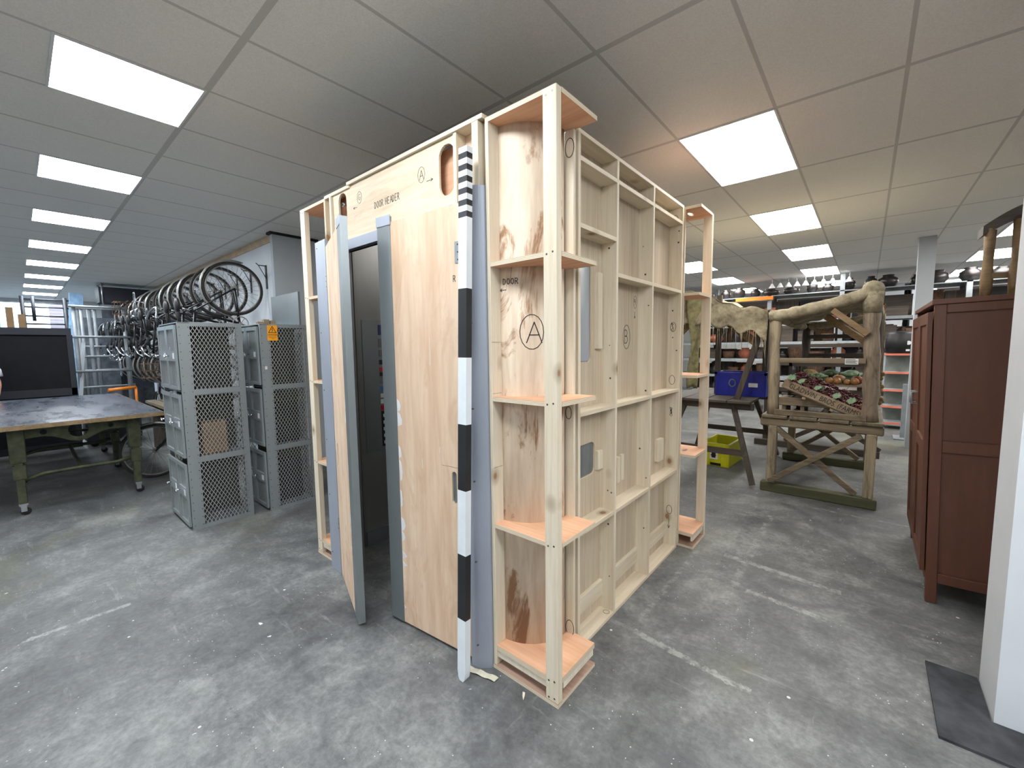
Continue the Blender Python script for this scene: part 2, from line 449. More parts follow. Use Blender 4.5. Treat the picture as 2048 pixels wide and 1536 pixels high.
# floor and ceiling textures are laid out in room coordinates
def recentre(o):
    l = o.location.copy()
    for v in o.data.vertices: v.co += l
    o.location = (0, 0, 0)
recentre(fo)
ce = box(XL-.2, XR+.2, YN-.2, YF+.2, ZC, ZC+.1).build('ceiling', 'ceiling'); struct(ce); recentre(ce)
struct(box(XL, -5.87, 2.25, 2.4, 0, ZC-.09).build('wall_left', 'white_wall'))
struct(box(XL, -5.87, 2.235, 2.4, ZC-.09, ZC).build('reflection_strip', 'beige_reflection'))  # added beige strip painting the ceiling's beige reflection along the wall top
struct(box(-5.87, -5.80, 2.2, 2.74, 0, ZC-.03).build('wall_return', 'gray_wall'))
struct(box(-5.90, -5.78, 2.17, 2.78, ZC-.03, ZC).build('gap_shade_strip', 'gap_shade'))  # added black strip for the shade of the gap under the ceiling
struct(box(-6.3, -6.2, 2.4, YF, 0, ZC).build('wall_inner', 'gray_wall'))
struct(box(-6.2, -5.95, 2.95, 3.25, 0, ZC).build('trim_3', 'gray_wall'))
struct(box(-6.3, XR, YF, YF+.15, 0, ZC).build('wall_rear', 'rear_wall'))
struct(box(XR, XR+.15, 2.8, YF, 0, ZC).build('wall_right', 'rear_wall'))
struct(box(XR, XR+.15, YN, 2.505, 0, ZC).build('wall_right', 'rear_wall'))
struct(box(.476, XR+.15, 2.505, 2.80, 0, ZC).build('wall_near_right', 'white_wall'))
struct(box(XL-.15, XR+.15, YN-.15, YN, 0, ZC).build('wall_front', 'rear_wall'))
# far left end wall with the big bright window
wl = MB()
wl.box(XL-.15, XL, YN, -3.4, 0, ZC).box(XL-.15, XL, 1.05, 2.4, 0, ZC).box(XL-.15, XL, -3.4, 1.05, 0, .5).box(XL-.15, XL, -3.4, 1.05, 3.02, ZC)
struct(wl.build('wall_end', 'white_wall'))
wf = MB()
for y in (-3.4, -1.9, -.45, .98): wf.box(XL-.1, XL-.04, y, y+.06, .5, 3.02)
wf.box(XL-.1, XL-.04, -3.4, 1.04, .5, .56).box(XL-.1, XL-.04, -3.4, 1.04, 2.96, 3.02)
wfo = struct(wf.build('window_1', 'steel'))
box(XL-.075, XL-.065, -3.36, .98, .54, 2.98).build('pane', 'glass', parent=None)
po = bpy.data.objects['pane']; po.parent = wfo; po.location = Vector(po.location)-Vector(wfo.location)

# slim square column in the open room
struct(box(.50, .68, 8.46, 8.64, 0, ZC).build('trim_4', 'gray_wall'))
struct(box(.30, .66, 14.75, 15.2, 0, ZC).build('trim_5', 'white_wall'))
struct(box(.80, 1.25, 14.75, 15.2, 0, ZC).build('trim_6', 'white_wall'))
tag(MB().tube([(.73, 15.05, 0), (.73, 15.05, 2.6), (.74, 15.05, 3.0), (.80, 15.0, 3.05)], .035).build('drain_pipe', 'black'), 'black pipe running up the rear wall between two white piers', 'pipe')

# ------------------------------------------------------------------ ceiling lights
def ceiling_light(x0, x1, y0, y1, warm, label, group):
    t = thing('ceiling_light', label, 'ceiling light', ((x0+x1)/2, (y0+y1)/2, ZC), group)
    f = MB(); w = .012; z0, z1 = ZC-.006, ZC
    f.box(x0, x1, y0, y0+w, z0, z1).box(x0, x1, y1-w, y1, z0, z1).box(x0, x0+w, y0+w, y1-w, z0, z1).box(x1-w, x1, y0+w, y1-w, z0, z1)
    f.build('frame', 'lamp_frame', t)
    box(x0+w, x1-w, y0+w, y1-w, z0+.001, z1-.001).build('diffuser', 'lamp_warm' if warm else 'lamp_cool', t)
ORD = ['nearest', 'second', 'third', 'fourth', 'fifth', 'sixth', 'seventh', 'eighth', 'ninth', 'tenth', 'eleventh', 'twelfth', 'thirteenth', 'fourteenth', 'fifteenth', 'sixteenth']
for k in range(8):
    u = 1+3*k; xa, xb = -2.344-.61*(u+1), -2.344-.61*u
    ceiling_light(xa, xb, .221, .821, 0, 'cool white square ceiling panel, %s in the long row above the table at left' % ORD[k], 'left row of ceiling panels')
for k in range(3):   # the same row goes on overhead and behind the viewer
    xa = -2.344-.61*(-1-3*k); ceiling_light(xa-.0, xa+.61, .221, .821, 0, 'cool white square ceiling panel overhead beside the left row', 'overhead ceiling panels')
for k in range(6):  # unseen panel rows, added behind the viewer for even light
    for yy in (-2.6, -5.2):
        xa = -12.0+3.2*k; ceiling_light(xa, xa+.61, yy, yy+.6, 0, 'added cool white fill panel in the ceiling behind the viewer', 'added fill panels behind the viewer')
for k in range(1, 6):
    v = 2*k; y0 = .821+1.2*v
    ceiling_light(-1.124, -.514, y0, y0+1.2, 1, ('bright rectangular ceiling panel, %s in the row right of the wooden cabin' % ORD[max(0, k-1)]) if k else 'bright rectangular ceiling panel above the near corner of the cabin', 'right row of ceiling panels')
for k, v in enumerate((4, 6, 8, 10)):
    y0 = .821+1.2*v
    ceiling_light(-2.954, -2.344, y0, y0+1.2, 1, 'rectangular ceiling panel, %s in the row seen past the far right corner of the cabin' % ORD[k], 'middle row of ceiling panels')
for k, v in enumerate((0, 2, 4, 6, 8, 10)):
    y0 = .821+1.2*v
    if k == 1: continue
    ceiling_light(1.33, 1.94, y0, y0+1.2, 1, 'rectangular ceiling panel in the row above the wardrobe, %s from the viewer' % ORD[k], 'far right row of ceiling panels')
for k, v in enumerate((6, 8, 10)):
    y0 = .821+1.2*v
    ceiling_light(3.6, 4.2, y0, y0+1.2, 1, 'rectangular ceiling panel in the outermost row at right, %s from the viewer' % ORD[k], 'outermost row of ceiling panels')

# ------------------------------------------------------------------ handwriting
LET = {
 'A': [[(0, 0), (.45, 1), (.9, 0)], [(.15, .38), (.75, .38)]],
 'B': [[(0, 0), (0, 1), (.5, .95), (.6, .75), (.45, .55), (0, .52)], [(0, .52), (.55, .5), (.72, .27), (.5, .03), (0, 0)]],
 'D': [[(0, 0), (0, 1), (.45, .9), (.65, .5), (.45, .1), (0, 0)]],
 'O': [[(.35, 0), (.05, .25), (0, .6), (.2, .95), (.5, .95), (.68, .6), (.62, .2), (.35, 0)]],
 'R': [[(0, 0), (0, 1), (.5, .95), (.6, .72), (.4, .5), (0, .48)], [(.3, .48), (.68, 0)]],
 'H': [[(0, 0), (0, 1)], [(.6, 0), (.6, 1)], [(0, .5), (.6, .5)]],
 'E': [[(.6, 1), (0, 1), (0, 0), (.6, 0)], [(0, .5), (.5, .5)]],
 'G': [[(.65, .85), (.4, 1), (.1, .8), (0, .45), (.15, .1), (.45, 0), (.65, .2), (.65, .45), (.4, .45)]],
 '8': [[(.3, .5), (.1, .7), (.2, .95), (.45, .95), (.5, .72), (.3, .5), (.05, .25), (.2, 0), (.5, .05), (.55, .3), (.3, .5)]],
 '9': [[(.5, .7), (.3, .5), (.05, .7), (.2, .98), (.48, .9), (.5, .6), (.4, 0)]],
 '<': [[(.9, .5), (0, .5)], [(.3, .8), (0, .5), (.3, .2)]],
 '>': [[(0, .5), (.9, .5)], [(.6, .8), (.9, .5), (.6, .2)]],
 'v': [[(.3, 1), (.3, 0)], [(.1, .3), (.3, 0), (.5, .3)]],
 '^': [[(.3, 0), (.3, 1)], [(.1, .7), (.3, 1), (.5, .7)]],
 'o': [[(.5+.5*math.cos(a), .5+.5*math.sin(a)) for a in [i*2*PI/18+.3 for i in range(20)]]],
 '-': [[(0, .5), (1, .5)]], '|': [[(0, 0), (0, 1)]],
 's': [[(.6, .9), (.2, .7), (.5, .5), (.1, .3), (.5, .1)], [(.1, 1), (.6, .2)]],
}
def write(mb, txt, fn, u, v, h, w=.8, th=.004, gap=.35, up=None):
    """fn(u, v, lift) -> 3D point on the surface"""
    for ch in txt:
        if ch == ' ': u += h*w*.7; continue
        for st in LET[ch]:
            P = [(u+a*h*w, v+b*h) for a, b in st]
            for (a, b) in zip(P[:-1], P[1:]):
                d = Vector((b[0]-a[0], b[1]-a[1])); L = d.length
                if L < 1e-6: continue
                d /= L; n = Vector((-d.y, d.x))*th/2
                k = max(1, int(L/.008))
                for i in range(k):
                    p = Vector(a)+d*(L*i/k-th*.3); q = Vector(a)+d*(L*(i+1)/k+th*.3)
                    vs = [fn(x.x, x.y, l) for l in (-.0004, .0008) for x in (p-n, q-n, q+n, p+n)]
                    mb.add(vs, [(0, 1, 2, 3), (4, 5, 6, 7), (0, 1, 5, 4), (1, 2, 6, 5), (2, 3, 7, 6), (3, 0, 4, 7)])
        u += h*w*(.75+gap)
    return mb

# ------------------------------------------------------------------ the wooden cabin
def arc(c, r, a0, a1, n=14):
    return [(c[0]+r*math.cos(math.radians(a0+(a1-a0)*i/n)), c[1]+r*math.sin(math.radians(a0+(a1-a0)*i/n))) for i in range(n+1)]
CC, CR = (-1.335, 1.71), .221
TOP = 2.6
def tower(name, label, fx, fy, lining):
    P = lambda x, y: (fx(x), fy(y))
    o0 = P(-1.15, 1.58)
    t = thing(name, label, 'set tower', (o0[0], o0[1], 0), 'corner towers of the wooden cabin')
    F = lambda u, v, d: Vector((*P(u, v), d))
    def pb(x0, x1, y0, y1, z0, z1):
        a, b = P(x0, y0), P(x1, y1); return box(min(a[0], b[0]), max(a[0], b[0]), min(a[1], b[1]), max(a[1], b[1]), z0, z1)
    pb(-1.026, -.961, 1.42, 1.456, .018, TOP-.002).build('corner_post', 'pine_z', t, bevel=.0015)
    pb(-1.345, -1.325, 1.422, 1.50, .018, TOP-.02).build('stud', 'pine_z', t, bevel=.0015)
    pb(-1.122, -1.072, 1.725, 1.745, .018, TOP-.02).build('stud', 'pine_z', t, bevel=.0015)
    # curved plywood skin
    mb = MB(); a = arc(CC, CR, -90, 0, 22)
    mb.prism(a+arc(CC, CR-.008, 0, -90, 22), .018, TOP-.02, F)
    for i in range(len(mb.f)):
        if mb.m[i] == 0 and len(mb.f[i]) == 4: mb.sm[i] = True
    mb.build('curved_plywood', 'ply_curved', t)
    mb = MB(); mb.prism(arc(CC, CR-.0085, -90, 0, 22)+arc(CC, CR-.012, 0, -90, 22), .018, TOP-.02, F); mb.build('inner_lining', lining, t)
    outl = [(-1.345, 1.424), (-1.026, 1.424), (-1.026, 1.458), (-.961, 1.458), (-.961, 1.742), (-1.122, 1.742)] + arc(CC, CR, 0, -90, 12) + [(-1.345, 1.489)]
    full = [(-1.345, 1.418), (-.959, 1.418), (-.959, 1.742), (-1.122, 1.742)] + arc(CC, CR, 0, -90, 12) + [(-1.345, 1.489)]
    for i, (z0, z1) in enumerate(((TOP-.02, TOP), (1.952, 1.972), (1.335, 1.355), (.722, .742), (.096, .122))):
        holes = []
        if name == 'rear_corner_tower' and i in (0, 3):
            for cx in (-1.08, -1.17): holes.append([(cx+.05*math.cos(q)*.35, 1.60+.05*math.sin(q)) for q in [k*2*PI/16 for k in range(16)]])
        mb = MB().prism(outl, z0, z1, F, 0, 1, holes); mb.build('shelf', ['ply_shelf', 'ply_edge'], t)
    pb(-1.33, -1.03, 1.43, 1.445, .06, .096).build('shelf_cleat', 'pale_edge', t)
    pb(-.98, -.965, 1.47, 1.735, .06, .096).build('shelf_cleat', 'pale_edge', t)
    MB().prism(full, 0, .018, F, 0, 1).build('base_board', ['ply_shelf_worn', 'ply_edge'], t)
    sc = MB()
    for z in (.03, .11, .73, 1.345, 1.96, TOP-.03):
        for x in (-1.01, -.98):
            p = P(x, 1.42); sg = 1 if fy(1.5) > fy(1.42) else -1
            sc.tube([(p[0], p[1]+.002*sg, z+.006*(x > -1)), (p[0], p[1]-.0008*sg, z+.006*(x > -1))], .0045, 8)
    sc.build('screws', 'screw', t)
    return t, P
I = lambda a: a
TA, PA = tower('corner_tower', 'tall pine corner tower nearest the viewer with circled A on curved plywood', I, I, 'gray_inner')
TG, PG = tower('left_corner_tower', 'pale pine corner tower at left front of cabin beside mesh lockers', lambda x: -4.175-x, I, 'gray_inner')
TCc, PC = tower('rear_corner_tower', 'pine corner tower at far right end of panel B with open shelves', I, lambda y: 5.02-y, 'gray_inner')
TD, PD = tower('hidden_corner_tower', 'pine corner tower at the back left of the cabin behind the door side', lambda x: -4.175-x, lambda y: 5.02-y, 'gray_inner')

def curvefn(c, r):
    return lambda u, v, l: Vector((c[0]+(r+l)*math.cos(u/r), c[1]+(r+l)*math.sin(u/r), v))
cf = curvefn(CC, CR); rad = math.radians
wr = MB()
write(wr, 'A', cf, CR*rad(-54), 1.605, .095, .85, .0045)
write(wr, 'o', cf, CR*rad(-62), 1.575, .160, .70, .0035)
wr.build('handwriting', 'ink', TA); wr = MB()
write(wr, 'DOOR', cf, CR*rad(-83), 1.876, .026, .75, .0032, .3)
write(wr, '<', cf, CR*rad(-88), 1.84, .022, 1.8, .0032)
wr.build('handwriting', 'ink', TA)
knots = MB()
fn_stud = lambda u, v, l: Vector((u, 1.725-l, v))
for z, r in ((2.50, .085), (1.262, .06), (.15, .085)): write(knots, 'o', fn_stud, -1.117, z-r/2, r, .55, .003)
knots.build('handwriting', 'ink', TA)
# pencil marks across the grey jamb side stud
pm = MB()
fs = lambda u, v, l: Vector((-1.325+l, u, v))
for z in (1.585, 1.345, .99): write(pm, '-', fs, 1.425, z, .05, 1.2, .0015)
pm.build('pencil_marks', 'pencil', TA)

# door jambs: bluish grey strips, slightly rounded, in front of the towers
def jamb(parent, x0, x1, mirror):
    n = 10; ou = []
    for i in range(n+1):
        f = i/n; x = x0+(x1-x0)*f; g = f if not mirror else 1-f
        ou.append((x, (1.362+.05*g**2.2) if not mirror else 1.372+.012*g))
    inn = [(x, y+.02) for x, y in reversed(ou)]
    mb = MB().prism(ou+inn, 0.0, 2.312, lambda u, v, d: Vector((u, v, d)), 0, 0)
    return mb.build('door_jamb', 'gray_jamb', parent)
ja = jamb(TA, -1.440, -1.347, False)
ja['label'] = 'blue grey painted jamb strip'
jg = jamb(TG, -2.93, -2.765, True)
jg['label'] = 'blue grey painted jamb strip'
js = MB(); jsl = MB()
for z in (.12, .55, .95, 1.3, 1.7, 2.27):
    js.tube([(-1.40, 1.385, z), (-1.40, 1.362, z)], .004, 6); jsl.tube([(-2.90, 1.400, z), (-2.90, 1.379, z)], .004, 6)
js.build('screws', 'screw', TA); jsl.build('screws', 'screw', TG)
# jamb depth (inner reveals)
box(-2.93, -2.655, 1.42, 1.494, 0, 2.25).build('door_reveal', 'gray_inner', TG)
box(-1.53, -1.36, 1.44, 1.494, 0, 2.25).build('door_reveal', 'gray_inner', TA)

# door header panel with two long holes
TH = thing('door_header', 'plywood header panel over the doorway reading DOOR HEADER with two oval holes', 'door header', (-2.09, 1.44, 2.27))
def stadium(cx, cz, w, h, n=10):
    r = w/2; L = []
    for i in range(n+1): a = PI*i/n; L.append((cx+r*math.cos(a), cz+h/2-r+r*math.sin(a)))
    for i in range(n+1): a = PI+PI*i/n; L.append((cx+r*math.cos(a), cz-h/2+r+r*math.sin(a)))
    return L
FX = lambda u, v, d: Vector((u, d, v))
MB().prism([(-2.72, 2.262), (-1.545, 2.262), (-1.545, TOP-.005), (-2.72, TOP-.005)], 1.42, 1.432, FX, 0, 1, [stadium(-1.60, 2.448, .115, .24), stadium(-2.60, 2.455, .10, .24)]).build('header_plywood', ['ply_header', 'ply_edge'], TH)
box(-2.52, -1.345, 1.405, 1.49, TOP-.003, TOP+.017).build('top_batten', 'pine_x', TH, bevel=.0015)
box(-2.82, -2.50, 1.41, 1.49, TOP-.018, TOP+.003).build('top_batten', 'pine_x', TH, bevel=.0015)
box(-1.545, -1.522, 1.412, 1.49, 2.262, TOP-.004).build('batten', 'pine_z', TH, bevel=.0015)
box(-1.412, -1.372, 1.405, 1.49, 2.20, TOP-.004).build('batten', 'pine_z', TH, bevel=.0015)
box(-2.745, -2.722, 1.405, 1.49, 2.262, TOP-.02).build('batten', 'pine_z', TH, bevel=.0015)
box(-2.83, -2.81, 1.41, 1.49, 2.262, TOP-.02).build('batten', 'pine_z', TH, bevel=.0015)
FY = lambda u, v, d: Vector((d, u, v))
box(-1.522, -1.412, 1.475, 1.487, 2.262, TOP-.004).build('recess_back', 'ply_door', TH)
MB().prism([(-2.81, 2.262), (-2.745, 2.262), (-2.745, 2.58), (-2.81, 2.58)], 1.475, 1.487, FX, 0, 0, [stadium(-2.778, 2.50, .035, .05), stadium(-2.778, 2.35, .035, .05)]).build('recess_back', 'ply_door', TH)
box(-2.81, -1.545, 1.478, 1.489, 2.3, TOP-.02).build('inner_board', 'ply_shelf', TH)
# bolts seen in the left hole
bt = MB()
for z in (2.51, 2.37): bt.tube([(-2.615, 1.478, z), (-2.615, 1.43, z)], .008, 8).tube([(-2.615, 1.44, z), (-2.615, 1.43, z)], .014, 6)
bt.build('bolts', 'chrome', TH)
box(-2.655, -1.53, 1.385, 1.419, 2.202, 2.262).build('lintel_strip', 'gray_jamb', TH)
box(-2.655, -1.53, 1.419, 1.494, 2.225, 2.262).build('lintel_soffit', 'gap_shade', TH)  # black colour holds the shade of the recess under the door head
fh = lambda u, v, l: Vector((u, 1.42-l, v)); hw = MB()
def slanted(fn0, k, u0): return lambda u, v, l: fn0(u, v+(u-u0)*k, l)
write(hw, 'DOOR HEADER', fh, -2.235, 2.40, .036, .62, .0032, .3); hw.build('handwriting', 'ink', TH); hw = MB()
write(hw, 'A', fh, -1.812, 2.452, .046, .8, .0026); write(hw, 'o', fh, -1.825, 2.437, .078, .72, .002); write(hw, '>', fh, -1.755, 2.42, .025, 2.2, .0026); hw.build('handwriting', 'ink', TH); hw = MB()
write(hw, 'G', fh, -2.408, 2.486, .036, .8, .0022); write(hw, 'o', fh, -2.422, 2.468, .068, .72, .002); write(hw, '<', fh, -2.47, 2.44, .022, 2.2, .0024)
hw.build('handwriting', 'ink', TH)

# door leaves
def door_leaf(parent, hinge, free, label, hsign):
    h = Vector((*hinge, 0)); f = Vector((*free, 0)); d = (f-h); L = d.length; d.normalize()
    n = Vector((0, 0, 1)).cross(d)
    if n.y > 0: n = -n                      # n points outwards, towards the viewer side
    G = lambda u, v, dd: h+d*u+n*dd+Vector((0, 0, v))
    z0, z1 = .018, 2.285
    body = MB()
    def bx(mb, u0, u1, v0, v1, d0, d1, mi=0):
        vs = [G(u, v, q) for q in (d0, d1) for v in (v0, v1) for u in (u0, u1)]
        return mb.add(vs, [(0, 2, 3, 1), (4, 5, 7, 6), (0, 1, 5, 4), (2, 6, 7, 3), (0, 4, 6, 2), (1, 3, 7, 5)], mi)
    bx(body, 0, L-.004, z0, z1-.034, -.036, -.010)
    leaf = body.build('door_leaf', 'gray_laminate', parent, label=label)
    slot = [(u, v) for u, v in stadium(.105, .885, .032, .165)]
    MB().prism([(0, z0), (L-.105, z0), (L-.105, z1-.03), (0, z1-.03)], -.010, 0, G, 0, 1, [slot]).build('plywood_face', ['ply_door', 'ply_edge'], leaf)
    e = MB(); bx(e, L-.105, L, z0, z1, -.010, .003); bx(e, L-.004, L, z0, z1, -.036, -.010)
    e.build('grey_edge', 'gray_laminate', leaf)
    bx(MB(), L-.109, L+.004, z1-.045, z1+.006, .003, .006).build('edge_cap', 'gray_jamb', leaf)
    ch = MB(); rnd = random.Random(5)
    for (v0, v1, w) in ((1.24, 1.31, .022), (1.16, 1.24, .03), (.98, 1.05, .016), (.85, .97, .02), (.70, .80, .012), (.56, .64, .03), (.50, .56, .022), (.40, .44, .03), (.35, .38, .03), (.10, .12, .01)):
        pts = [(L-.112+rnd.uniform(-.002, .004), v0), (L-.112-w*rnd.uniform(.5, 1), v0+.01), (L-.112-w, v0+(v1-v0)*.45), (L-.112-w*.5, v1-.01), (L-.108, v1)]
        ch.prism(pts, 0, .0012, G)
    ch.build('paint_chips', 'white_chip', leaf)
    sc = MB()
    for (u, v, ln) in ((.25, 1.5, .14), (.33, .95, .05), (.2, 1.05, .03), (.41, .8, .04)):
        bx(sc, u, u+.002, v, v+ln, 0, .0006)
    sc.build('scratches', 'white_chip', leaf)
    for v in (.32, 1.985):
        hh = MB(); hu = .035 if hsign > 0 else -.035; bx(hh, hu-.02, hu+.03, v, v+.1, .0005, .003)
        for q in (.015, .05, .085):
            p = G(hu+.01, v+q, .003); hh.tube([p, p+n*.002], .004, 6, 1)
        hh.build('hinge', ['steel', 'screw'], leaf)
    return leaf, G
rl, GR = door_leaf(TA, (-1.446, 1.385), (-2.065, 1.322), 'pink plywood door leaf with grey edge and long finger slot', 1)
ll, GL = door_leaf(TG, (-2.745, 1.365), (-2.14, 1.15), 'plywood door leaf swung open, seen edge on', -1)
hw = MB(); write(hw, 'R', lambda u, v, l: GR(-u, v, l), -.080, 1.90, .03, .7, .0028); hw.build('handwriting', 'ink', rl)
pl = MB(); write(pl, '-', lambda u, v, l: GR(-u, v, l), -.19, .93, .12, 1.0, .0012); pl.build('pencil_marks', 'pencil', rl)

# panel B, framed flat on the right side
TB = thing('wall_flat', 'large pine framed plywood wall panel with circled B and small windows, right side of cabin', 'set wall', (-1.12, 2.5, 0), 'wall flats of the wooden cabin')
PX = -1.165
def rrect(y0, y1, z0, z1, r, n=6):
    L = [(y0, z0)]
    if True:
        for i in range(n+1): a = -PI/2+PI/2*i/n; L.append((y1-r+r*math.cos(a), z0+r+r*math.sin(a)))
        for i in range(n+1): a = PI/2*i/n; L.append((y1-r+r*math.cos(a), z1-r+r*math.sin(a)))
    L.append((y0, z1)); return L
w1 = rrect(1.79, 2.055, 1.50, 2.02, .03); w2 = rrect(1.79, 2.10, .86, 1.045, .035)
MB().prism([(1.765, .0), (3.245, .0), (3.245, 2.58), (1.765, 2.58)], PX-.009, PX, FY, 0, 1, [w1, w2]).build('plywood_sheet', ['ply_pale', 'ply_edge'], TB)
box(PX-.014, PX-.010, 1.765, 3.245, 0, 2.58).build('inner_lining', 'gray_inner', TB)
box(PX-.0095, PX-.0085, 1.795, 2.05, 1.505, 2.015).build('window_pane', 'film', TB)
box(PX-.0095, PX-.0085, 1.795, 2.095, .865, 1.04).build('window_pane', 'film2', TB)
def memb(y0, y1, z0, z1, x0=PX, x1=-1.07, mat='pine_z', nm='stud'):
    return box(x0, x1, y0, y1, z0, z1).build(nm, mat, TB, bevel=.001)
for y in (1.765, 2.165, 2.67, 3.215): memb(y, y+.022, .02, 2.58)
memb(1.765, 3.24, 2.58, 2.60, mat='pine_y', nm='rail')
memb(1.765, 3.24, 0, .02, mat='pine_y', nm='rail')
cols = ((1.787, 2.165), (2.187, 2.67), (2.692, 3.215))
for i, (a, b) in enumerate(cols):
    zs = (2.46, 2.152 if i == 0 else 1.965, 1.235, .615)
    for z in zs: memb(a, b, z, z+.022, mat='pine_y', nm='rail')
    memb(a, b, .10, .195, PX, PX+.022, 'pine_y', 'kick_batten')
for (y0, y1, z0, z1, d) in ((2.095, 2.145, 1.57, 1.99, .022), (2.105, 2.165, .875, .985, .02), (2.33, 2.375, .74, .90, .03), (2.41, 2.45, .735, .90, .018), (3.00, 3.10, .725, .89, .03)):
    box(PX, PX+d, y0, y1, z0, z1).build('packing_block', 'pine_z', TB, bevel=.001)
hb = MB(); fb = lambda u, v, l: Vector((PX+l, u, v))
write(hb, 'B', fb, 2.475, 1.60, .085, .7, .0045); write(hb, 'o', fb, 2.452, 1.565, .15, .66, .0035)
hb.build('handwriting', 'ink', TB); hb = MB()
write(hb, '8', fb, 2.335, 1.81, .035, .8, .003); write(hb, 'o', fb, 2.325, 1.80, .055, .8, .002)
hb.build('handwriting', 'ink', TB); hb = MB()
write(hb, '9', fb, 2.61, 1.845, .04, .8, .003); write(hb, 'o', fb, 2.60, 1.825, .08, .6, .002); write(hb, 'v', fb, 2.61, 1.76, .045, .7, .003)
hb.build('handwriting', 'ink', TB)
kk = MB(); fk = lambda u, v, l: Vector((u, 3.215-l, v))
for z in (2.50, 1.72, 1.32, .30): write(kk, 'o', fk, -1.145, z-.035, .07, .6, .003)
write(kk, 's', fk, -1.14, 1.68, .07, .5, .003); write(kk, 's', fk, -1.14, 1.03, .08, .5, .003); write(kk, '8', fk, -1.135, 1.06, .05, .6, .003); write(kk, 'v', fk, -1.14, .15, .08, .6, .003)
write(kk, 'o', lambda u, v, l: Vector((v, u, .02+l)), 2.12, -1.12, .035, 1.0, .002)
kk.build('handwriting', 'ink', TB)
nails = MB(); rr = random.Random(3)
for y in (2.165, 2.67, 3.215):
    for k in range(7):
        z = rr.uniform(.2, 2.5); x = rr.uniform(-1.14, -1.09); nails.tube([(x, y, z), (x, y-.001, z)], .003+rr.random()*.004, 7)
nails.build('small_knots', 'screw', TB)

# the other sides of the cabin (left wall, back wall) with grey lining inside
def plain_flat(label, pts, x0, x1, y0, y1, lin):
    t = thing('wall_flat', label, 'set wall', ((x0+x1)/2, (y0+y1)/2, 0), 'wall flats of the wooden cabin')
    return t
t2 = plain_flat('plain pine framed wall panel on the left side of the cabin, grey inside', 0, -3.12, -3.0, 1.765, 3.245, 0)
box(-3.02, -3.01, 1.75, 3.26, 0, 2.58).build('plywood_sheet', 'ply_pale', t2)
box(-3.009, -3.0, 1.71, 3.3, 0, 2.58).build('inner_lining', 'gray_inner', t2)
box(-2.9995, -2.985, 1.71, 3.3, 0, .115).build('skirting_strip', 'gray_laminate', t2)
for y in (1.765, 2.25, 2.75, 3.225): box(-3.115, -3.02, y, y+.022, .02, 2.58).build('stud', 'pine_z', t2)
for z in (0, .62, 1.24, 1.965, 2.58): box(-3.115, -3.02, 1.765, 3.247, z, z+.02).build('rail', 'pine_y', t2)
box(-3.07, -3.0, 1.698, 1.709, 0, 2.58).build('corner_strip', 'gray_inner', t2)
# sample board on the inner left wall, with small coloured badges
IB = box(-2.9995, -2.994, 1.745, 2.30, .755, 1.81).build('sample_board', 'gray_laminate', t2)
bd = [('blue_badge', 'navy', (30, 30, 92), 1.70, .05, .09), ('badge', 'dk', (40, 40, 42), 1.49, .04, .045), ('red_badge', 'red', (190, 40, 50), 1.43, .04, .045)]
badge_cols = {'navy': (34, 34, 100), 'gy': (110, 110, 108), 'dk': (30, 30, 32), 'red': (176, 30, 44), 'bl': (70, 110, 160), 'wh': (205, 208, 205)}
for k, c in badge_cols.items(): M['badge_'+k] = plain('badge '+k, c, .5, var=.05)
seq = [(1.735, .08, 'navy'), (1.63, .07, 'gy'), (1.55, .05, 'gy'), (1.477, .036, 'dk'), (1.418, .036, 'red'), (1.380, .030, 'dk'), (1.318, .03, 'gy'), (1.262, .04, 'bl'), (1.205, .03, 'wh'), (1.158, .035, 'wh'), (1.105, .04, 'red')]
for z, h, c in seq:
    q = box(-2.994, -2.990, 1.885, 1.945, z-h/2, z+h/2).build('badge', 'badge_'+c, IB)
st = box(-2.994, -2.991, 1.885, 1.955, .79, 1.08).build('badge_strip', 'badge_dk', IB)
for k in range(5): box(-2.991, -2.989, 1.900, 1.928, 1.045-k*.055-.016, 1.045-k*.055+.010).build('badge_mark', 'badge_wh', st)
t3 = plain_flat('plain pine framed wall panel at the back of the cabin, grey inside', 0, -2.8, -1.35, 3.5, 3.6, 0)
box(-2.85, -1.33, 3.5, 3.51, 0, 2.58).build('plywood_sheet', 'ply_pale', t3)
box(-2.85, -1.33, 3.492, 3.499, 0, 2.58).build('inner_lining', 'gray_inner', t3)
for x in (-2.85, -2.35, -1.85, -1.352): box(x, x+.02, 3.51, 3.6, .02, 2.58).build('stud', 'pine_z', t3)
for z in (0, .62, 1.24, 1.965, 2.58): box(-2.83, -1.345, 3.51, 3.6, z, z+.02).build('rail', 'pine_x', t3)

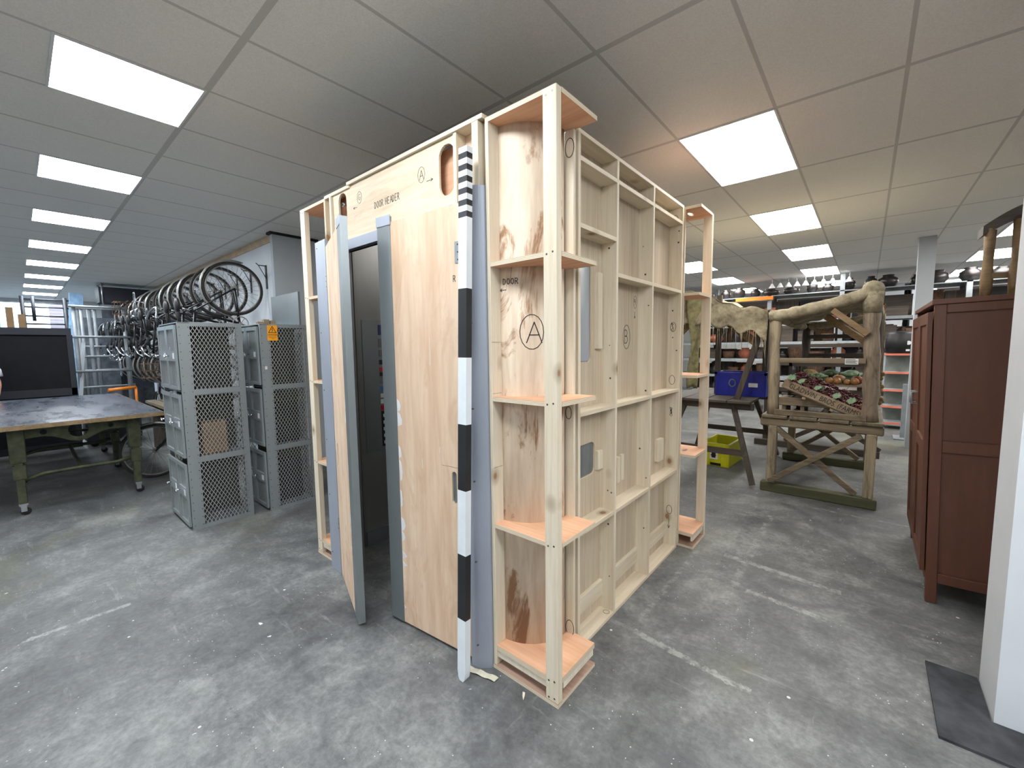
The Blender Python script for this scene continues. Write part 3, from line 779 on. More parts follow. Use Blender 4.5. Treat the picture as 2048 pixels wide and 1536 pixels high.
# ------------------------------------------------------------------ measuring pole leaning on the header
b0, b1 = Vector((-1.404, 1.272, 0)), Vector((-1.382, 1.338, 2.455))
ax = (b1-b0).normalized(); yy_ = Vector((math.cos(.35), -math.sin(.35)*.0, 0)); 
rx = Vector((1, 0, 0)); rx = (rx-ax*rx.dot(ax)).normalized(); ry = ax.cross(rx); 
TP = thing('measuring_pole', 'tall black and white banded measuring pole leaning against the plywood door header', 'measuring pole', tuple(b0))
Lp = (b1-b0).length
cuts = [0, .125, .2535, .3785, .504, .628, .753, .8785]+[.8785+(1-.8785)*i/12 for i in range(1, 13)]
pats = ['w', 'b', 'w', 'b', 'w', 'b', 'w']+['b', 'w']*6
for name, key, mat in (('white_band', 'w', 'white_pole'), ('black_band', 'b', 'black_pole')):
    for (a, b), k in zip(zip(cuts[:-1], cuts[1:]), pats):
        if k != key: continue
        mb = MB()
        W2, D2 = .0265, .017
        secs = [(a, 1), (b, 1)]
        if a == 0: secs = [(0, .45), (.006, .8), (.02, 1), (b, 1)]
        base = len(mb.v); prev = None
        for (f, s0) in secs:
            p = b0+ax*(Lp*f)
            vs = [p+rx*x*s0+ry*y for x, y in ((-W2, -D2), (W2, -D2), (W2, D2), (-W2, D2))]
            if prev is not None:
                mb.add(prev+vs, [(0, 1, 5, 4), (1, 2, 6, 5), (2, 3, 7, 6), (3, 0, 4, 7)])
            prev = vs
        p0 = b0+ax*(Lp*a); p1 = b0+ax*(Lp*b); s0 = .45 if a == 0 else 1
        mb.add([p0+rx*x*s0+ry*y for x, y in ((-W2, -D2), (W2, -D2), (W2, D2), (-W2, D2))], [(3, 2, 1, 0)])
        mb.add([p1+rx*x+ry*y for x, y in ((-W2, -D2), (W2, -D2), (W2, D2), (-W2, D2))], [(0, 1, 2, 3)])
        mb.build(name, mat, TP)

# small things on the floor by the cabin
tp = MB(); n = 12
pts = []
for i in range(n+1):
    f = i/n; x = -1.475+(.20)*f; y = 1.318+.045*f; z = .004+.006*math.sin(f*9)**2
    pts.append((x, y, z))
vs = [Vector(p)+Vector((0, dy, 0)) for p in pts for dy in (-.016, .016)]
vs2 = [v+Vector((0, 0, .0015)) for v in vs]; nn = len(vs)
fs_ = []
for i in range(n):
    a = i*2; fs_ += [(a, a+1, a+3, a+2), (nn+a, nn+a+2, nn+a+3, nn+a+1), (a, a+2, nn+a+2, nn+a), (a+1, nn+a+1, nn+a+3, a+3)]
fs_ += [(0, nn, nn+1, 1), (2*n, 2*n+1, nn+2*n+1, nn+2*n)]
tp.add(vs+vs2, fs_)
tag(tp.build('tape_strip', 'tape'), 'torn strip of masking tape on the floor at foot of grey jamb', 'tape')
def chip(x, y, a, l, w, label, mat='pale_edge'):
    d = Vector((math.cos(a), math.sin(a), 0)); n_ = Vector((-d.y, d.x, 0)); c = Vector((x, y, 0))
    P_ = [c-d*l/2, c-n_*w*.4, c+d*l*.4-n_*w/2, c+d*l/2+n_*w*.3, c+n_*w*.3]
    mb = MB(); mb.prism([(p.x, p.y) for p in P_], 0, .004, lambda u, v, dd: Vector((u, v, dd)))
    tag(mb.build('wood_chip', mat), label, 'wood chip')
chip(-1.12, 1.375, 2.2, .045, .014, 'pale wedge shaped wood chip on the floor before the corner tower')
chip(-2.62, .80, .3, .03, .018, 'pale crumb of debris on the open floor left of the door leaf', 'white_chip')
chip(-2.46, .79, 1.0, .02, .012, 'small white flake on the floor left of the open door leaf', 'white_chip')
chip(-2.6, 2.0, 1.0, .02, .012, 'tiny white flake on the floor inside the cabin doorway', 'white_chip')

# ------------------------------------------------------------------ mesh lockers
def diamonds(mb, fn, u0, u1, v0, v1, cu, cv, r, mi=0):
    """expanded metal: two families of diagonal strands in the rectangle"""
    U, V = u1-u0, v1-v0; k = cv/cu
    for sgn in (1, -1):
        c = -V-(0 if sgn > 0 else 0)
        n = int((V+U*k)/cv)+1
        for i in range(-1, n+1):
            c0 = v0-U*k+i*cv if sgn > 0 else v0+i*cv
            # line v = c0 + sgn*k*(u-u0)
            pts = []
            f = lambda u: c0+sgn*k*(u-u0)
            ua = u0; ub = u1
            va, vb = f(ua), f(ub)
            def clip(ua, va, ub, vb):
                for lim, side in ((v0, 1), (v1, -1)):
                    ina, inb = (va-lim)*side >= 0, (vb-lim)*side >= 0
                    if not ina and not inb: return None
                    if ina != inb:
                        t_ = (lim-va)/(vb-va); um = ua+(ub-ua)*t_
                        if ina: ub, vb = um, lim
                        else: ua, va = um, lim
                return ua, va, ub, vb
            q = clip(ua, va, ub, vb)
            if q is None: continue
            ua, va, ub, vb = q
            if abs(ub-ua) < 1e-3: continue
            mb.beam(fn(ua, va), fn(ub, vb), r*2, r, upv=fn(0, 0, 1)-fn(0, 0, 0), mi=mi)
def locker_bank(x0, x1, y0, y1, label, full=True):
    Hh = 1.83
    t = thing('mesh_locker', label, 'locker', ((x0+x1)/2, (y0+y1)/2, 0))
    fr = MB(); e = .002
    sh = (.0, .62, 1.22)
    for xx, yy in ((x0, y0), (x0, y1-.035), (x1-.03, y1-.035)): fr.box(xx, xx+.03, yy, yy+.035, 0, Hh)
    fr.box(x1-.03, x1, y0, y0+.085, 0, Hh)                       # wide riveted front angle on the side
    fr.box(x1-.01, x1+.004, y1-.05, y1, 0, Hh)
    for z in (.0, .60, 1.20, Hh-.03):
        fr.box(x1-.006, x1+.001, y0+.085, y1-.05, z, z+(.035 if z in (0, Hh-.03) else .05))
        fr.box(x0, x0+.006, y0+.03, y1-.05, z, z+.035)
        fr.box(x0+.03, x1-.03, y1-.012, y1-.004, z, z+.035)
    fr.build('frame', 'locker', t)
    for z in (.012, .62, 1.22): box(x0+.01, x1-.012, y0+.03, y1-.01, z, z+.006).build('shelf', 'locker', t)
    box(x0, x1, y0, y1, Hh-.004, Hh+.004).build('top_panel', 'locker', t)
    riv = MB()
    for z in [.04+.07*i for i in range(26)]:
        for yy in (y0+.012, y0+.074, y1-.04): riv.tube([(x1+.000, yy, z), (x1+.0055, yy, z)], .0035, 6)
    riv.build('rivets', 'screw', t)
    sp = MB(); FS = lambda u, v, d=0: Vector((x1-.004+d, u, v))
    for z0_, z1_ in ((.035, .60), (.65, 1.20), (1.25, Hh-.03)): diamonds(sp, FS, y0+.085, y1-.05, z0_, z1_, .030, .052, .0021)
    sp.build('side_mesh', 'locker_mesh', t)
    if full:
        sp = MB(); FL = lambda u, v, d=0: Vector((x0+.004+d, u, v)); diamonds(sp, FL, y0+.035, y1-.05, .035, Hh-.03, .045, .078, .002)
        sp.build('side_mesh', 'locker_mesh', t)
    bk = MB(); FB = lambda u, v, d=0: Vector((u, y1-.008+d, v)); diamonds(bk, FB, x0+.03, x1-.03, .035, Hh-.03, .045, .078, .002)
    bk.build('back_mesh', 'locker_mesh', t)
    xm = (x0+x1)/2
    box(xm-.006, xm+.006, y0+.03, y1-.01, .02, Hh-.01).build('divider', 'locker_shade', t)  # near-black colour paints the shaded locker interior
    for ci, (a, b) in enumerate(((x0+.02, xm), (xm, x1-.035))):
        for ri, z in enumerate(sh):
            za, zb = z+.03, z+.59
            dm = MB(); w = .035; ya, yb = y0-.018, y0-.002
            dm.box(a+.004, a+w, ya, yb, za, zb).box(b-w, b-.004, ya, yb, za, zb).box(a+w, b-w, ya, yb, za, za+.03).box(a+w, b-w, ya, yb, zb-.035, zb)
            zm = za+.25; dm.box(a+w, b-w, ya, yb, zm, zm+.09)
            do = dm.build('door', 'locker', t)
            lv = MB(); FD = lambda u, v, d=0: Vector((u, y0-.008+d, v))
            for q0, q1 in ((za+.03, zm), (zm+.09, zb-.035)):
                diamonds(lv, FD, a+w, b-w, q0, q1, .026, .014, .0013)
            lv.build('door_mesh', 'locker_mesh', do)
            for q0, q1 in ((za+.03, zm), (zm+.09, zb-.035)): box(a+w, b-w, y0+.001, y0+.004, q0, q1).build('door_shade_plate', 'locker_shade', do)  # added dark plates painting the shade behind the door mesh
            hd = MB(); hx = a+.06 if ci == 0 else a+.075
            hd.tube([(hx, ya, zm+.045), (hx, ya-.03, zm+.045)], .006, 8).tube([(hx-.02, ya-.03, zm+.05), (hx+.01, ya-.034, zm+.03), (hx+.03, ya-.03, zm+.045)], .006, 8)
            hd.build('door_handle', 'chrome', do)
            box(b-w-.075, b-w-.025, ya-.001, ya, zm+.02, zm+.07).build('door_label', 'label', do)
    return t
locker_bank(-5.17, -4.47, .90, 1.38, 'grey mesh locker bank with six doors, standing beside the big table')
L2 = locker_bank(-5.08, -4.40, 1.51, 1.97, 'grey mesh locker bank carrying the orange electrical warning sign', True)
# things stored inside, seen as dark clutter through the mesh
def inside(x, y, z, w, d, h, mat, name, label, cat):
    tag(box(x-w/2, x+w/2, y-d/2, y+d/2, z, z+h).build(name, mat, bevel=.01), label, cat)
inside(-4.75, 1.15, .626, .25, .2, .3, 'card', 'cardboard_box', 'brown cardboard box inside middle level of the nearer mesh locker', 'box')
inside(-4.8, 1.15, 1.226, .3, .25, .38, 'black', 'storage_box', 'dark box inside the top level of the nearer mesh locker', 'box')
inside(-4.75, 1.75, 1.226, .35, .28, .4, 'dark_pot', 'storage_box', 'dark box inside the top level of the mesh locker with warning sign', 'box')
inside(-4.75, 1.75, .626, .35, .28, .42, 'black', 'storage_box', 'black box inside the middle level of the mesh locker with warning sign', 'box')
inside(-4.75, 1.75, .018, .35, .28, .42, 'black_frame', 'storage_box', 'charcoal box inside the bottom level of the mesh locker with warning sign', 'box')
# warning sign
SG = box(-4.396, -4.392, 1.572, 1.662, 1.675, 1.822).build('warning_sign', 'sign')
tag(SG, 'orange danger sign with lightning triangle fixed to the mesh locker side', 'sign')
sgo = SG.location
def child_world(mb, name, mat, parent):
    o = mb.build(name, mat)
    o.parent = parent; o.location = Vector(o.location)-Vector(parent.location); 
    for k in ('label',): pass
    return o
tri = MB(); FSg = lambda u, v, l: Vector((-4.392+l, u, v))
def seg(mb, fn, a, b, th):
    d = Vector((b[0]-a[0], b[1]-a[1])); d.normalize(); n_ = Vector((-d.y, d.x))*th/2; p, q = Vector(a)-d*th*.4, Vector(b)+d*th*.4
    mb.add([fn(x.x, x.y, l) for l in (-.0005, .001) for x in (p-n_, q-n_, q+n_, p+n_)], [(0, 1, 2, 3), (4, 5, 6, 7), (0, 1, 5, 4), (1, 2, 6, 5), (2, 3, 7, 6), (3, 0, 4, 7)])
T_ = [(1.583, 1.752), (1.651, 1.752), (1.617, 1.812)]
for a, b in zip(T_, T_[1:]+T_[:1]): seg(tri, FSg, a, b, .005)
for a, b in (((1.622, 1.795), (1.611, 1.780)), ((1.611, 1.780), (1.623, 1.777)), ((1.623, 1.777), (1.612, 1.760))): seg(tri, FSg, a, b, .004)
child_world(tri, 'warning_triangle', 'black', SG)
def text_mesh(txt, size, fn, mat, name, parent=None, ext=.0006, bold=False):
    cu = bpy.data.curves.new('lettering', 'FONT'); cu.body = txt; cu.size = size; cu.align_x = 'CENTER'
    cu.extrude = ext
    if bold: cu.offset = size*.02
    ob = bpy.data.objects.new('lettering', cu); COL.objects.link(ob)
    bpy.context.view_layer.update()
    me = bpy.data.meshes.new_from_object(ob.evaluated_get(bpy.context.evaluated_depsgraph_get()))
    bpy.data.objects.remove(ob); bpy.data.curves.remove(cu)
    for v in me.vertices: v.co = fn(v.co.x, v.co.y, v.co.z)
    me.materials.clear(); me.materials.append(M[mat])
    o = bpy.data.objects.new(name, me); COL.objects.link(o)
    if parent is not None:
        for v in me.vertices: v.co -= Vector(parent.location)
        o.parent = parent
    return o
text_mesh('DANGER', .021, lambda u, v, l: Vector((-4.3915+l, 1.617+u, 1.724+v)), 'black', 'sign_text', SG)
for k, tx in enumerate(('Electric shock', 'risk')):
    text_mesh(tx, .012, lambda u, v, l: Vector((-4.3915+l, 1.617+u, 1.706-.014*k+v)), 'black', 'sign_text', SG)
for k, (y, h, lb) in enumerate(((1.555, .03, 'low pale wood offcut'), (1.61, .055, 'tallest wood block'), (1.67, .045, 'small wood block'))):
    tag(box(-4.62, -4.57, y, y+.05, 1.834, 1.834+h).build('wood_block', 'crate_wood'), lb+' on the locker with the warning sign, %s of three' % ('left', 'middle', 'right')[k], 'wood block')
tag(box(-4.4, -4.399, 1.535, 1.555, 1.40, 1.43).build('paper_tag', 'label'), 'small white paper tag on the side post of the sign bearing locker', 'label')
# tall grey metal sheet behind the lockers
tag(box(-5.55, -4.80, 2.05, 2.07, 0, 2.22).build('metal_sheet', 'gray_laminate'), 'tall grey metal sheet standing behind the mesh lockers', 'metal sheet')

# ------------------------------------------------------------------ big wheeled table
TT = thing('work_table', 'large table with scuffed dark top on olive iron legs with castors', 'table', (-7.8, .1, 0))
MB().box(-9.45, -6.05, -1.0, 1.03, .868, .906).build('tabletop', 'tabletop', TT)
ed = MB(); ed.box(-6.05, -6.042, -1.0, 1.03, .864, .904).box(-9.45, -6.05, 1.03, 1.038, .864, .904); ed.build('edge_band', 'brace_wood', TT)
for x in (-6.24, -7.8, -9.2):
    for y in (-.06, .79):
        lg = MB(); lg.beam((x, y, .12), (x, y, .86), .06, .07, upv=(1, 0, 0))
        lg.beam((x, y, .52), (x, y, .86), .11, .08, upv=(1, 0, 0))
        lg.beam((x, y, .36), (x, y, .50), .09, .08, upv=(1, 0, 0))
        lo = lg.build('leg', 'green_paint', TT, bevel=.006)
        cs = MB(); cs.box(x-.025, x+.025, y-.03, y+.03, .10, .13).box(x-.02, x-.014, y-.02, y+.02, .04, .11).box(x+.014, x+.02, y-.02, y+.02, .04, .11)
        cs.build('castor_fork', 'chrome', lo)
        MB().lathe([(0, -.012), (.034, -.012), (.038, -.006), (.038, .006), (.034, .012), (0, .012)], (x, y+.01, .038), 20, axis='x').build('castor_wheel', 'rubber', lo)
for x in (-6.24, -7.8, -9.2):
    ap = MB(); n = 14; P_ = [(-.06, .86), (.79, .86)]
    low = [(.79-(.85)*i/n, .80-.10*math.sin(PI*i/n)**.8-.03*math.cos(4*PI*i/n)) for i in range(n+1)]
    ap.prism(P_+low, x-.012, x+.012, FY, 0, 0, [stadium(.12, .80, .05, .051), stadium(.365, .79, .15, .151), stadium(.61, .80, .05, .051)])
    ap.build('cast_apron', 'green_paint', TT)
    st_ = MB().tube([(x, -.06, .34), (x, .1, .385), (x, .36, .39), (x, .63, .385), (x, .79, .42)], .020, 8); st_.build('stretcher', 'green_paint', TT)
for y in (-.06, .79):
    MB().beam((-9.2, y, .82), (-6.24, y, .82), .03, .07).build('side_rail', 'green_paint', TT)
MB().tube([(-6.24, .365, .39), (-7.0, .365, .36), (-7.8, .365, .39)], .018, 8).build('centre_tie', 'green_paint', TT)

# ------------------------------------------------------------------ black board and things behind the table
BB = thing('black_board', 'large upright black panel with charcoal frame standing behind the table', 'board', (-10.1, -.4, 0))
box(-10.12, -10.08, -1.6, .60, .02, 1.96).build('panel', 'black_board', BB)
f = MB(); f.box(-10.13, -10.05, -1.62, .62, 1.87, 1.98).box(-10.13, -10.05, -1.62, .62, .88, 1.0).box(-10.13, -10.05, -1.62, .62, 0, .1).box(-10.13, -10.05, .56, .63, .1, 1.87); f.build('frame', 'black_frame', BB)
LT = thing('flat_trolley', 'low dark flatbed trolley on the floor under and behind the table', 'trolley', (-9.9, 1.0, 0))
box(-10.4, -9.75, .66, 1.35, .10, .50).build('bed', 'black_frame', LT)
for x in (-10.3, -9.85):
    for y in (.75, 1.25): MB().lathe([(0, -.02), (.05, -.02), (.05, .02), (0, .02)], (x, y, .05), 14, axis='x').build('wheel', 'rubber', LT)
tag(MB().tube([(-9.9, .98, .93), (-10.0, 1.35, .95)], .028, 10).tube([(-10.0, 1.35, .95), (-10.0, 1.35, .5)], .02, 8).build('orange_handle', 'orange'), 'orange handle bar sticking up behind the far edge of the table', 'handle')
PT = thing('plank_stack', 'grey weathered planks laid on dark trestle between table and bicycles', 'timber', (-8.2, 1.6, 0))
for k in range(3): box(-9.3+.1*k, -6.9+.05*k, 1.36+.16*k, 1.50+.16*k, .72, .76).build('plank', 'old_wood_x', PT)
for x in (-9.0, -7.3): box(x, x+.08, 1.38, 1.85, 0, .72).build('trestle', 'dark_wood_z', PT)
# person at the left edge, beyond the table
def person(px, py, label):
    t = thing('person', label, 'person', (px, py, 0))
    V = []; R = []; E_ = []
    def ch(pts, start=None):
        prev = start
        for p, r in pts:
            V.append((px+p[0], py+p[1], p[2])); R.append(r); i = len(V)-1
            if prev is not None: E_.append((prev, i))
            prev = i
        return prev
    pel = ch([((0, 0, .95), .15)])
    chest = ch([((0, 0, 1.12), .135), ((.0, 0, 1.28), .155), ((0, 0, 1.42), .15)], pel)
    neck = ch([((0, 0, 1.52), .06), ((.02, 0, 1.58), .055), ((.03, 0, 1.68), .095), ((.02, 0, 1.76), .075)], chest)
    for s in (-1, 1):
        ch([((.0, s*.17, 1.45), .07), ((0, s*.24, 1.28), .05), ((.03, s*.27, 1.13), .042), ((.12, s*.25, .98), .035), ((.17, s*.235, .92), .03)], chest)
        ch([((0, s*.1, .86), .09), ((.01, s*.11, .5), .06), ((0, s*.11, .12), .042), ((.08, s*.12, .05), .04), ((.16, s*.12, .03), .03)], pel)
    me = bpy.data.meshes.new('body'); me.from_pydata([Vector(v)-Vector((px, py, 0)) for v in V], E_, [])
    me.materials.append(M['skin'])
    o = bpy.data.objects.new('body', me); COL.objects.link(o); o.parent = t
    sk = o.modifiers.new('skin', 'SKIN'); 
    for i, sv in enumerate(me.skin_vertices[0].data): sv.radius = (R[i]*.8, R[i]); sv.use_root = (i == 0)
    ss = o.modifiers.new('sub', 'SUBSURF'); ss.levels = 2; ss.render_levels = 2
    # clothes
    sh = MB()
    sh.lathe([(.155, .93), (.165, 1.05), (.165, 1.2), (.175, 1.32), (.17, 1.42), (.12, 1.49), (.07, 1.52)], (px, py, 0), 20)
    for v in sh.v: v.y = py+(v.y-py)*1.22
    for s in (-1, 1): sh.tube([(px, py+s*.13, 1.46), (px, py+s*.20, 1.42), (px, py+s*.245, 1.32), (px+.01, py+s*.255, 1.24)], [.07, .085, .078, .075], 12)
    sh.build('tshirt', 'tshirt', t)
    tr = MB().lathe([(.155, .99), (.165, .9), (.17, .84)], (px, py, 0), 18)
    for v in tr.v: v.y = py+(v.y-py)*1.15
    for s in (-1, 1): tr.tube([(px, py+s*.095, .9), (px, py+s*.1, .7), (px+.01, py+s*.11, .45), (px, py+s*.11, .1)], [.1, .095, .08, .075], 12)
    tr.build('trousers', 'trousers', t)
    hr = MB().blob((px-.0, py, 1.755), .105, 8, sq=(1, .9, .85)); hr.build('hair', 'hair', t)
    fc = MB().blob((px+.125, py, 1.69), .016, 5).blob((px+.118, py-.035, 1.72), .010, 5, 1).blob((px+.118, py+.035, 1.72), .010, 5, 1)
    fc.build('face_features', ['skin', 'black'], t)
    sg = MB()
    for s in (-1, 1):
        for k in range(4):
            b = Vector((px+.18+.0*k, py+s*(.235+.0), .905-.0*k)); o_ = Vector((-.012+.014*k-.01, s*.0, 0))
            sg.tube([b+o_+Vector((-.01, 0, 0)), b+o_+Vector((.006, -s*.005, -.045)), b+o_+Vector((.004, -s*.018, -.075-.006*(k in (1, 2))))], [.009, .0085, .007], 8)
        sg.tube([(px+.16, py+s*.225, .93), (px+.195, py+s*.20, .905), (px+.20, py+s*.195, .875)], [.011, .0095, .008], 8)
        sg.tube([(px+.04, py+s*.12, .06), (px+.20, py+s*.12, .045)], [.05, .04], 10)
    sg.build('fingers', 'skin', t)
    sho = MB()
    for s in (-1, 1): sho.blob((px+.08, py+s*.12, .045), .05, 8, sq=(2.6, .95, .9))
    sho.build('shoes', 'black', t)
    return t
person(-9.78, -.47, 'person in white t-shirt standing at the left edge beyond the table')

# steel trestle racks between the board and the bicycles
def tube_rack(x, ys, zt, rails, label):
    t = thing('steel_rack', label, 'rack', (x, sum(ys)/len(ys), 0))
    for y in ys: MB().tube([(x, y+.0, 0), (x, y, zt)], .03, 8).build('upright', 'galv', t)
    for z in rails: MB().tube([(x+.04, min(ys)-.06, z), (x+.04, max(ys)+.06, z)], .022, 8).build('rail', 'galv', t)
tube_rack(-10.8, (.72, 1.38), 2.42, (2.40, 1.86, 1.24), 'grey steel pipe trestle rack nearest the table, right of the black board')
tube_rack(-11.6, (.82, .98, 1.5), 2.44, (2.43, 1.50, .9), 'grey steel pipe rack with three uprights behind the nearer trestle')
tube_rack(-12.6, (.95, 1.15, 1.62), 2.55, (2.52, 1.7, 1.2), 'farthest grey steel pipe rack towards the bright window')
LP_ = MB(); LP_.beam((-10.5, .60, .0), (-11.0, .82, 1.75), .10, .05, upv=(0, 1, 0)); tag(LP_.build('leaning_board', 'gray_wall'), 'pale grey board leaning beside the black board', 'board')
LP_ = MB(); LP_.beam((-13.5, .75, 0.0), (-13.6, .98, 2.9), .06, .22, upv=(0, 1, 0)); tag(LP_.build('blue_board', plain('pale blue board', (150, 190, 226), .6, var=.2)), 'pale blue leaning board by the right end of the window', 'board')
for k, (x, y0, y1, h, a) in enumerate(((-13.3, 1.02, 1.55, 2.35, (92, 100, 110)), (-13.5, 1.35, 1.95, 2.6, (72, 76, 84)), (-13.7, 1.7, 2.2, 2.2, (104, 110, 116)))):
    tag(box(x, x+.04, y0, y1, 0, h).build('stage_panel', plain('stage panel %d' % k, a, .7, var=.3)), ('blue grey', 'dark grey', 'mid grey')[k]+' upright panel behind the pipe racks, %s of three' % ('left', 'middle', 'right')[k], 'panel')
tag(box(-13.2, -12.6, 1.25, 2.1, 2.65, 2.98).build('duct_box', 'black_frame'), 'dark duct box under the ceiling beyond the pipe racks', 'duct')
for x in (-12.6, -13.2):
    tag(MB().tube([(x, 1.3, 2.6), (x, 1.3, 3.06)], .015, 6).build('hanger_rod', 'steel'), 'thin rod holding the dark duct box from the ceiling', 'rod', 'duct hanger rods')
# black ladder rack in front of the window
LR = thing('ladder_rack', 'dark metal rack with many rungs standing before the bright window', 'rack', (-14.5, .6, 0))
for y in (.20, .86, 1.0): MB().tube([(-14.5, y, 0), (-14.5, y-.02, 2.86)], .035, 8).build('upright', 'black_frame', LR)
for z in (2.80, 2.62, 2.42, 2.24, 2.08, 1.9, 1.7, 1.4, 1.0): MB().tube([(-14.5, .18, z), (-14.5, 1.0, z)], .018, 8).build('rung', 'black_frame', LR)
MB().tube([(-14.4, .34, 2.3), (-14.4, .34, 2.86)], .03, 8).build('short_post', 'black_frame', LR)
WS = thing('wooden_crate_stand', 'pair of brown timber posts standing before the window above the black board', 'timber', (-12, 0, 0))
for y, h in ((-.02, 2.42), (.12, 2.30)): box(-12.05, -11.95, y-.04, y+.05, 0, h).build('post', 'card', WS)
box(-12.06, -11.94, -.06, .17, 1.6, 2.05).build('cross_board', 'card', WS)
# outside the window
tag(box(-24, -23.8, .95, 1.9, 0, 4.2).build('brick_house', 'brick'), 'grey brick building seen outside the window', 'building')
tag(box(-23, -22.8, -3.0, -.25, 0, 3.4).build('street_board', 'teal'), 'teal board seen outside the left part of the window', 'board')
tag(box(-23, -22.8, .3, .95, 2.0, 2.3).box(-22.95, -22.85, .6, .66, 0, 2.0).build('street_sign', 'magenta'), 'magenta sign seen low outside the window', 'sign')
tag(box(-26, -18.05, -8, 6, -.1, 0).build('pavement', 'asphalt'), 'grey pavement outside the window', 'pavement')['kind'] = 'structure'

# ------------------------------------------------------------------ bicycles
WR, TR_ = .34, .018
def wheel_meshes(cx):
    ty = MB().ring((cx, 0, WR), (0, 1, 0), WR-TR_, TR_, 48, 8)
    ri = MB().ring((cx, 0, WR), (0, 1, 0), WR-TR_*2.1, .010, 48, 6)
    ri.tube([(cx, -.05, WR), (cx, .05, WR)], .016, 8).tube([(cx, -.03, WR), (cx, .03, WR)], .028, 10)
    for k in range(28):
        a = 2*PI*k/28; s = 1 if k % 2 else -1; a2 = a+.35*(1 if k % 4 < 2 else -1)
        ri.beam((cx+.02*math.cos(a2), s*.03, WR+.02*math.sin(a2)), (cx+(WR-.04)*math.cos(a), 0, WR+(WR-.04)*math.sin(a)), .003, .003)
    return ty, ri
def make_bike(name, label, guards=True, carrier=False, dropbar=False, basket=False):
    t = thing(name, label, 'bicycle'); B = 1.06
    fr = MB(); bb = Vector((.44, 0, .30)); st = Vector((.30, 0, .80)); ht, hb_ = Vector((.84, 0, .82)), Vector((.87, 0, .70))
    fr.tube([bb, st], .016).tube([st+Vector((.01, 0, -.04)), ht], .015).tube([bb, hb_], .018).tube([ht+Vector((-.01, 0, .03)), hb_+Vector((.01, 0, -.03))], .02)
    for s in (-1, 1):
        fr.tube([bb+Vector((0, s*.02, 0)), (0, s*.055, WR)], .010).tube([st+Vector((0, s*.01, -.03)), (0, s*.055, WR)], .009)
    fr.build('frame', 'bike_frame', t, world=False)
    fk = MB()
    for s in (-1, 1): fk.tube([(.885, s*.045, .64), (.92, s*.05, .50), (1.0, s*.05, .40), (B, s*.05, WR)], [.013, .013, .011, .009])
    fk.tube([(.885, -.045, .64), (.885, .045, .64)], .015).tube([(.885, 0, .66), (.83, 0, .90)], .013)
    fk.build('fork', 'bike_frame', t, world=False)
    for cx in (0, B):
        a, b = wheel_meshes(cx); w = a.build('wheel', 'tyre', t, world=False); b.build('rim_and_spokes', 'rim', w, world=False)
    sd = MB(); sd.blob((.24, 0, .93), .085, 8, sq=(1.0, .95, .35)); sd.blob((.36, 0, .925), .06, 8, sq=(1.5, .4, .35)); sd.tube([st, (.27, 0, .91)], .013, 8, 1)
    sd.build('saddle', ['leather', 'chrome'], t, world=False)
    h = MB()
    if dropbar:
        h.tube([(.82, -.20, .93), (.92, -.21, .93), (.97, -.21, .87), (.92, -.21, .80), (.84, -.21, .79)], .012); h.tube([(.82, .20, .93), (.92, .21, .93), (.97, .21, .87), (.92, .21, .80), (.84, .21, .79)], .012)
        h.tube([(.82, -.2, .93), (.83, 0, .93), (.82, .2, .93)], .012)
    else:
        h.tube([(.62, -.29, .99), (.72, -.28, 1.0), (.82, -.20, .97), (.86, -.08, .94), (.86, .08, .94), (.82, .20, .97), (.72, .28, 1.0), (.62, .29, .99)], .011)
        for s in (-1, 1): h.tube([(.59, s*.29, .99), (.70, s*.282, 1.0)], .016, 8, 1)
    h.tube([(.83, 0, .88), (.84, 0, .95)], .014)
    h.build('handlebar', ['chrome', 'rubber'], t, world=False)
    ck = MB(); ck.ring(bb+Vector((0, .05, 0)), (0, 1, 0), .085, .006, 28, 6)
    for k in range(5): a = 2*PI*k/5; ck.beam(bb+Vector((0, .05, 0)), bb+Vector((.085*math.cos(a), .05, .085*math.sin(a))), .01, .004)
    ck.tube([bb+Vector((0, -.06, 0)), bb+Vector((0, .07, 0))], .014)
    ck.beam(bb+Vector((0, .07, 0)), bb+Vector((.12, .08, -.11)), .014, .02).beam(bb+Vector((0, -.07, 0)), bb+Vector((-.12, -.08, .11)), .014, .02)
    ck.build('crankset', 'rim', t, world=False)
    pd = MB(); pd.box(.51, .61, .085, .17, .175, .20); pd.build('pedal', 'rubber', t, world=False)
    pd = MB(); pd.box(.27, .37, -.17, -.085, .40, .425); pd.build('pedal', 'rubber', t, world=False)
    if guards:
        for cx, a0, a1 in ((0, 10, 200), (B, 30, 170)):
            g = MB(); n = 18; R_ = WR+.022
            vs = []
            for i in range(n+1):
                a = rad(a0+(a1-a0)*i/n)
                for y, q in ((-.028, -.012), (0, .004), (.028, -.012)): vs.append((cx+(R_+q)*math.cos(a), y, WR+(R_+q)*math.sin(a)))
            fs = []
            for i in range(n):
                for j in range(2): a = i*3+j; fs.append((a, a+1, a+4, a+3))
            g.add(vs, fs, 0, True)
            go = g.build('mudguard', 'guard', t, world=False, fix=False); so = go.modifiers.new('solid', 'SOLIDIFY'); so.thickness = .002
    if carrier:
        c = MB()
        for s in (-1, 1): c.tube([(.2, s*.05, .74), (-.25, s*.06, .74), (-.27, s*.04, .74)], .006).tube([(-.12, s*.06, .74), (0, s*.07, WR)], .005)
        c.tube([(-.27, -.05, .74), (-.27, .05, .74)], .006); c.build('rear_carrier', 'chrome', t, world=False)
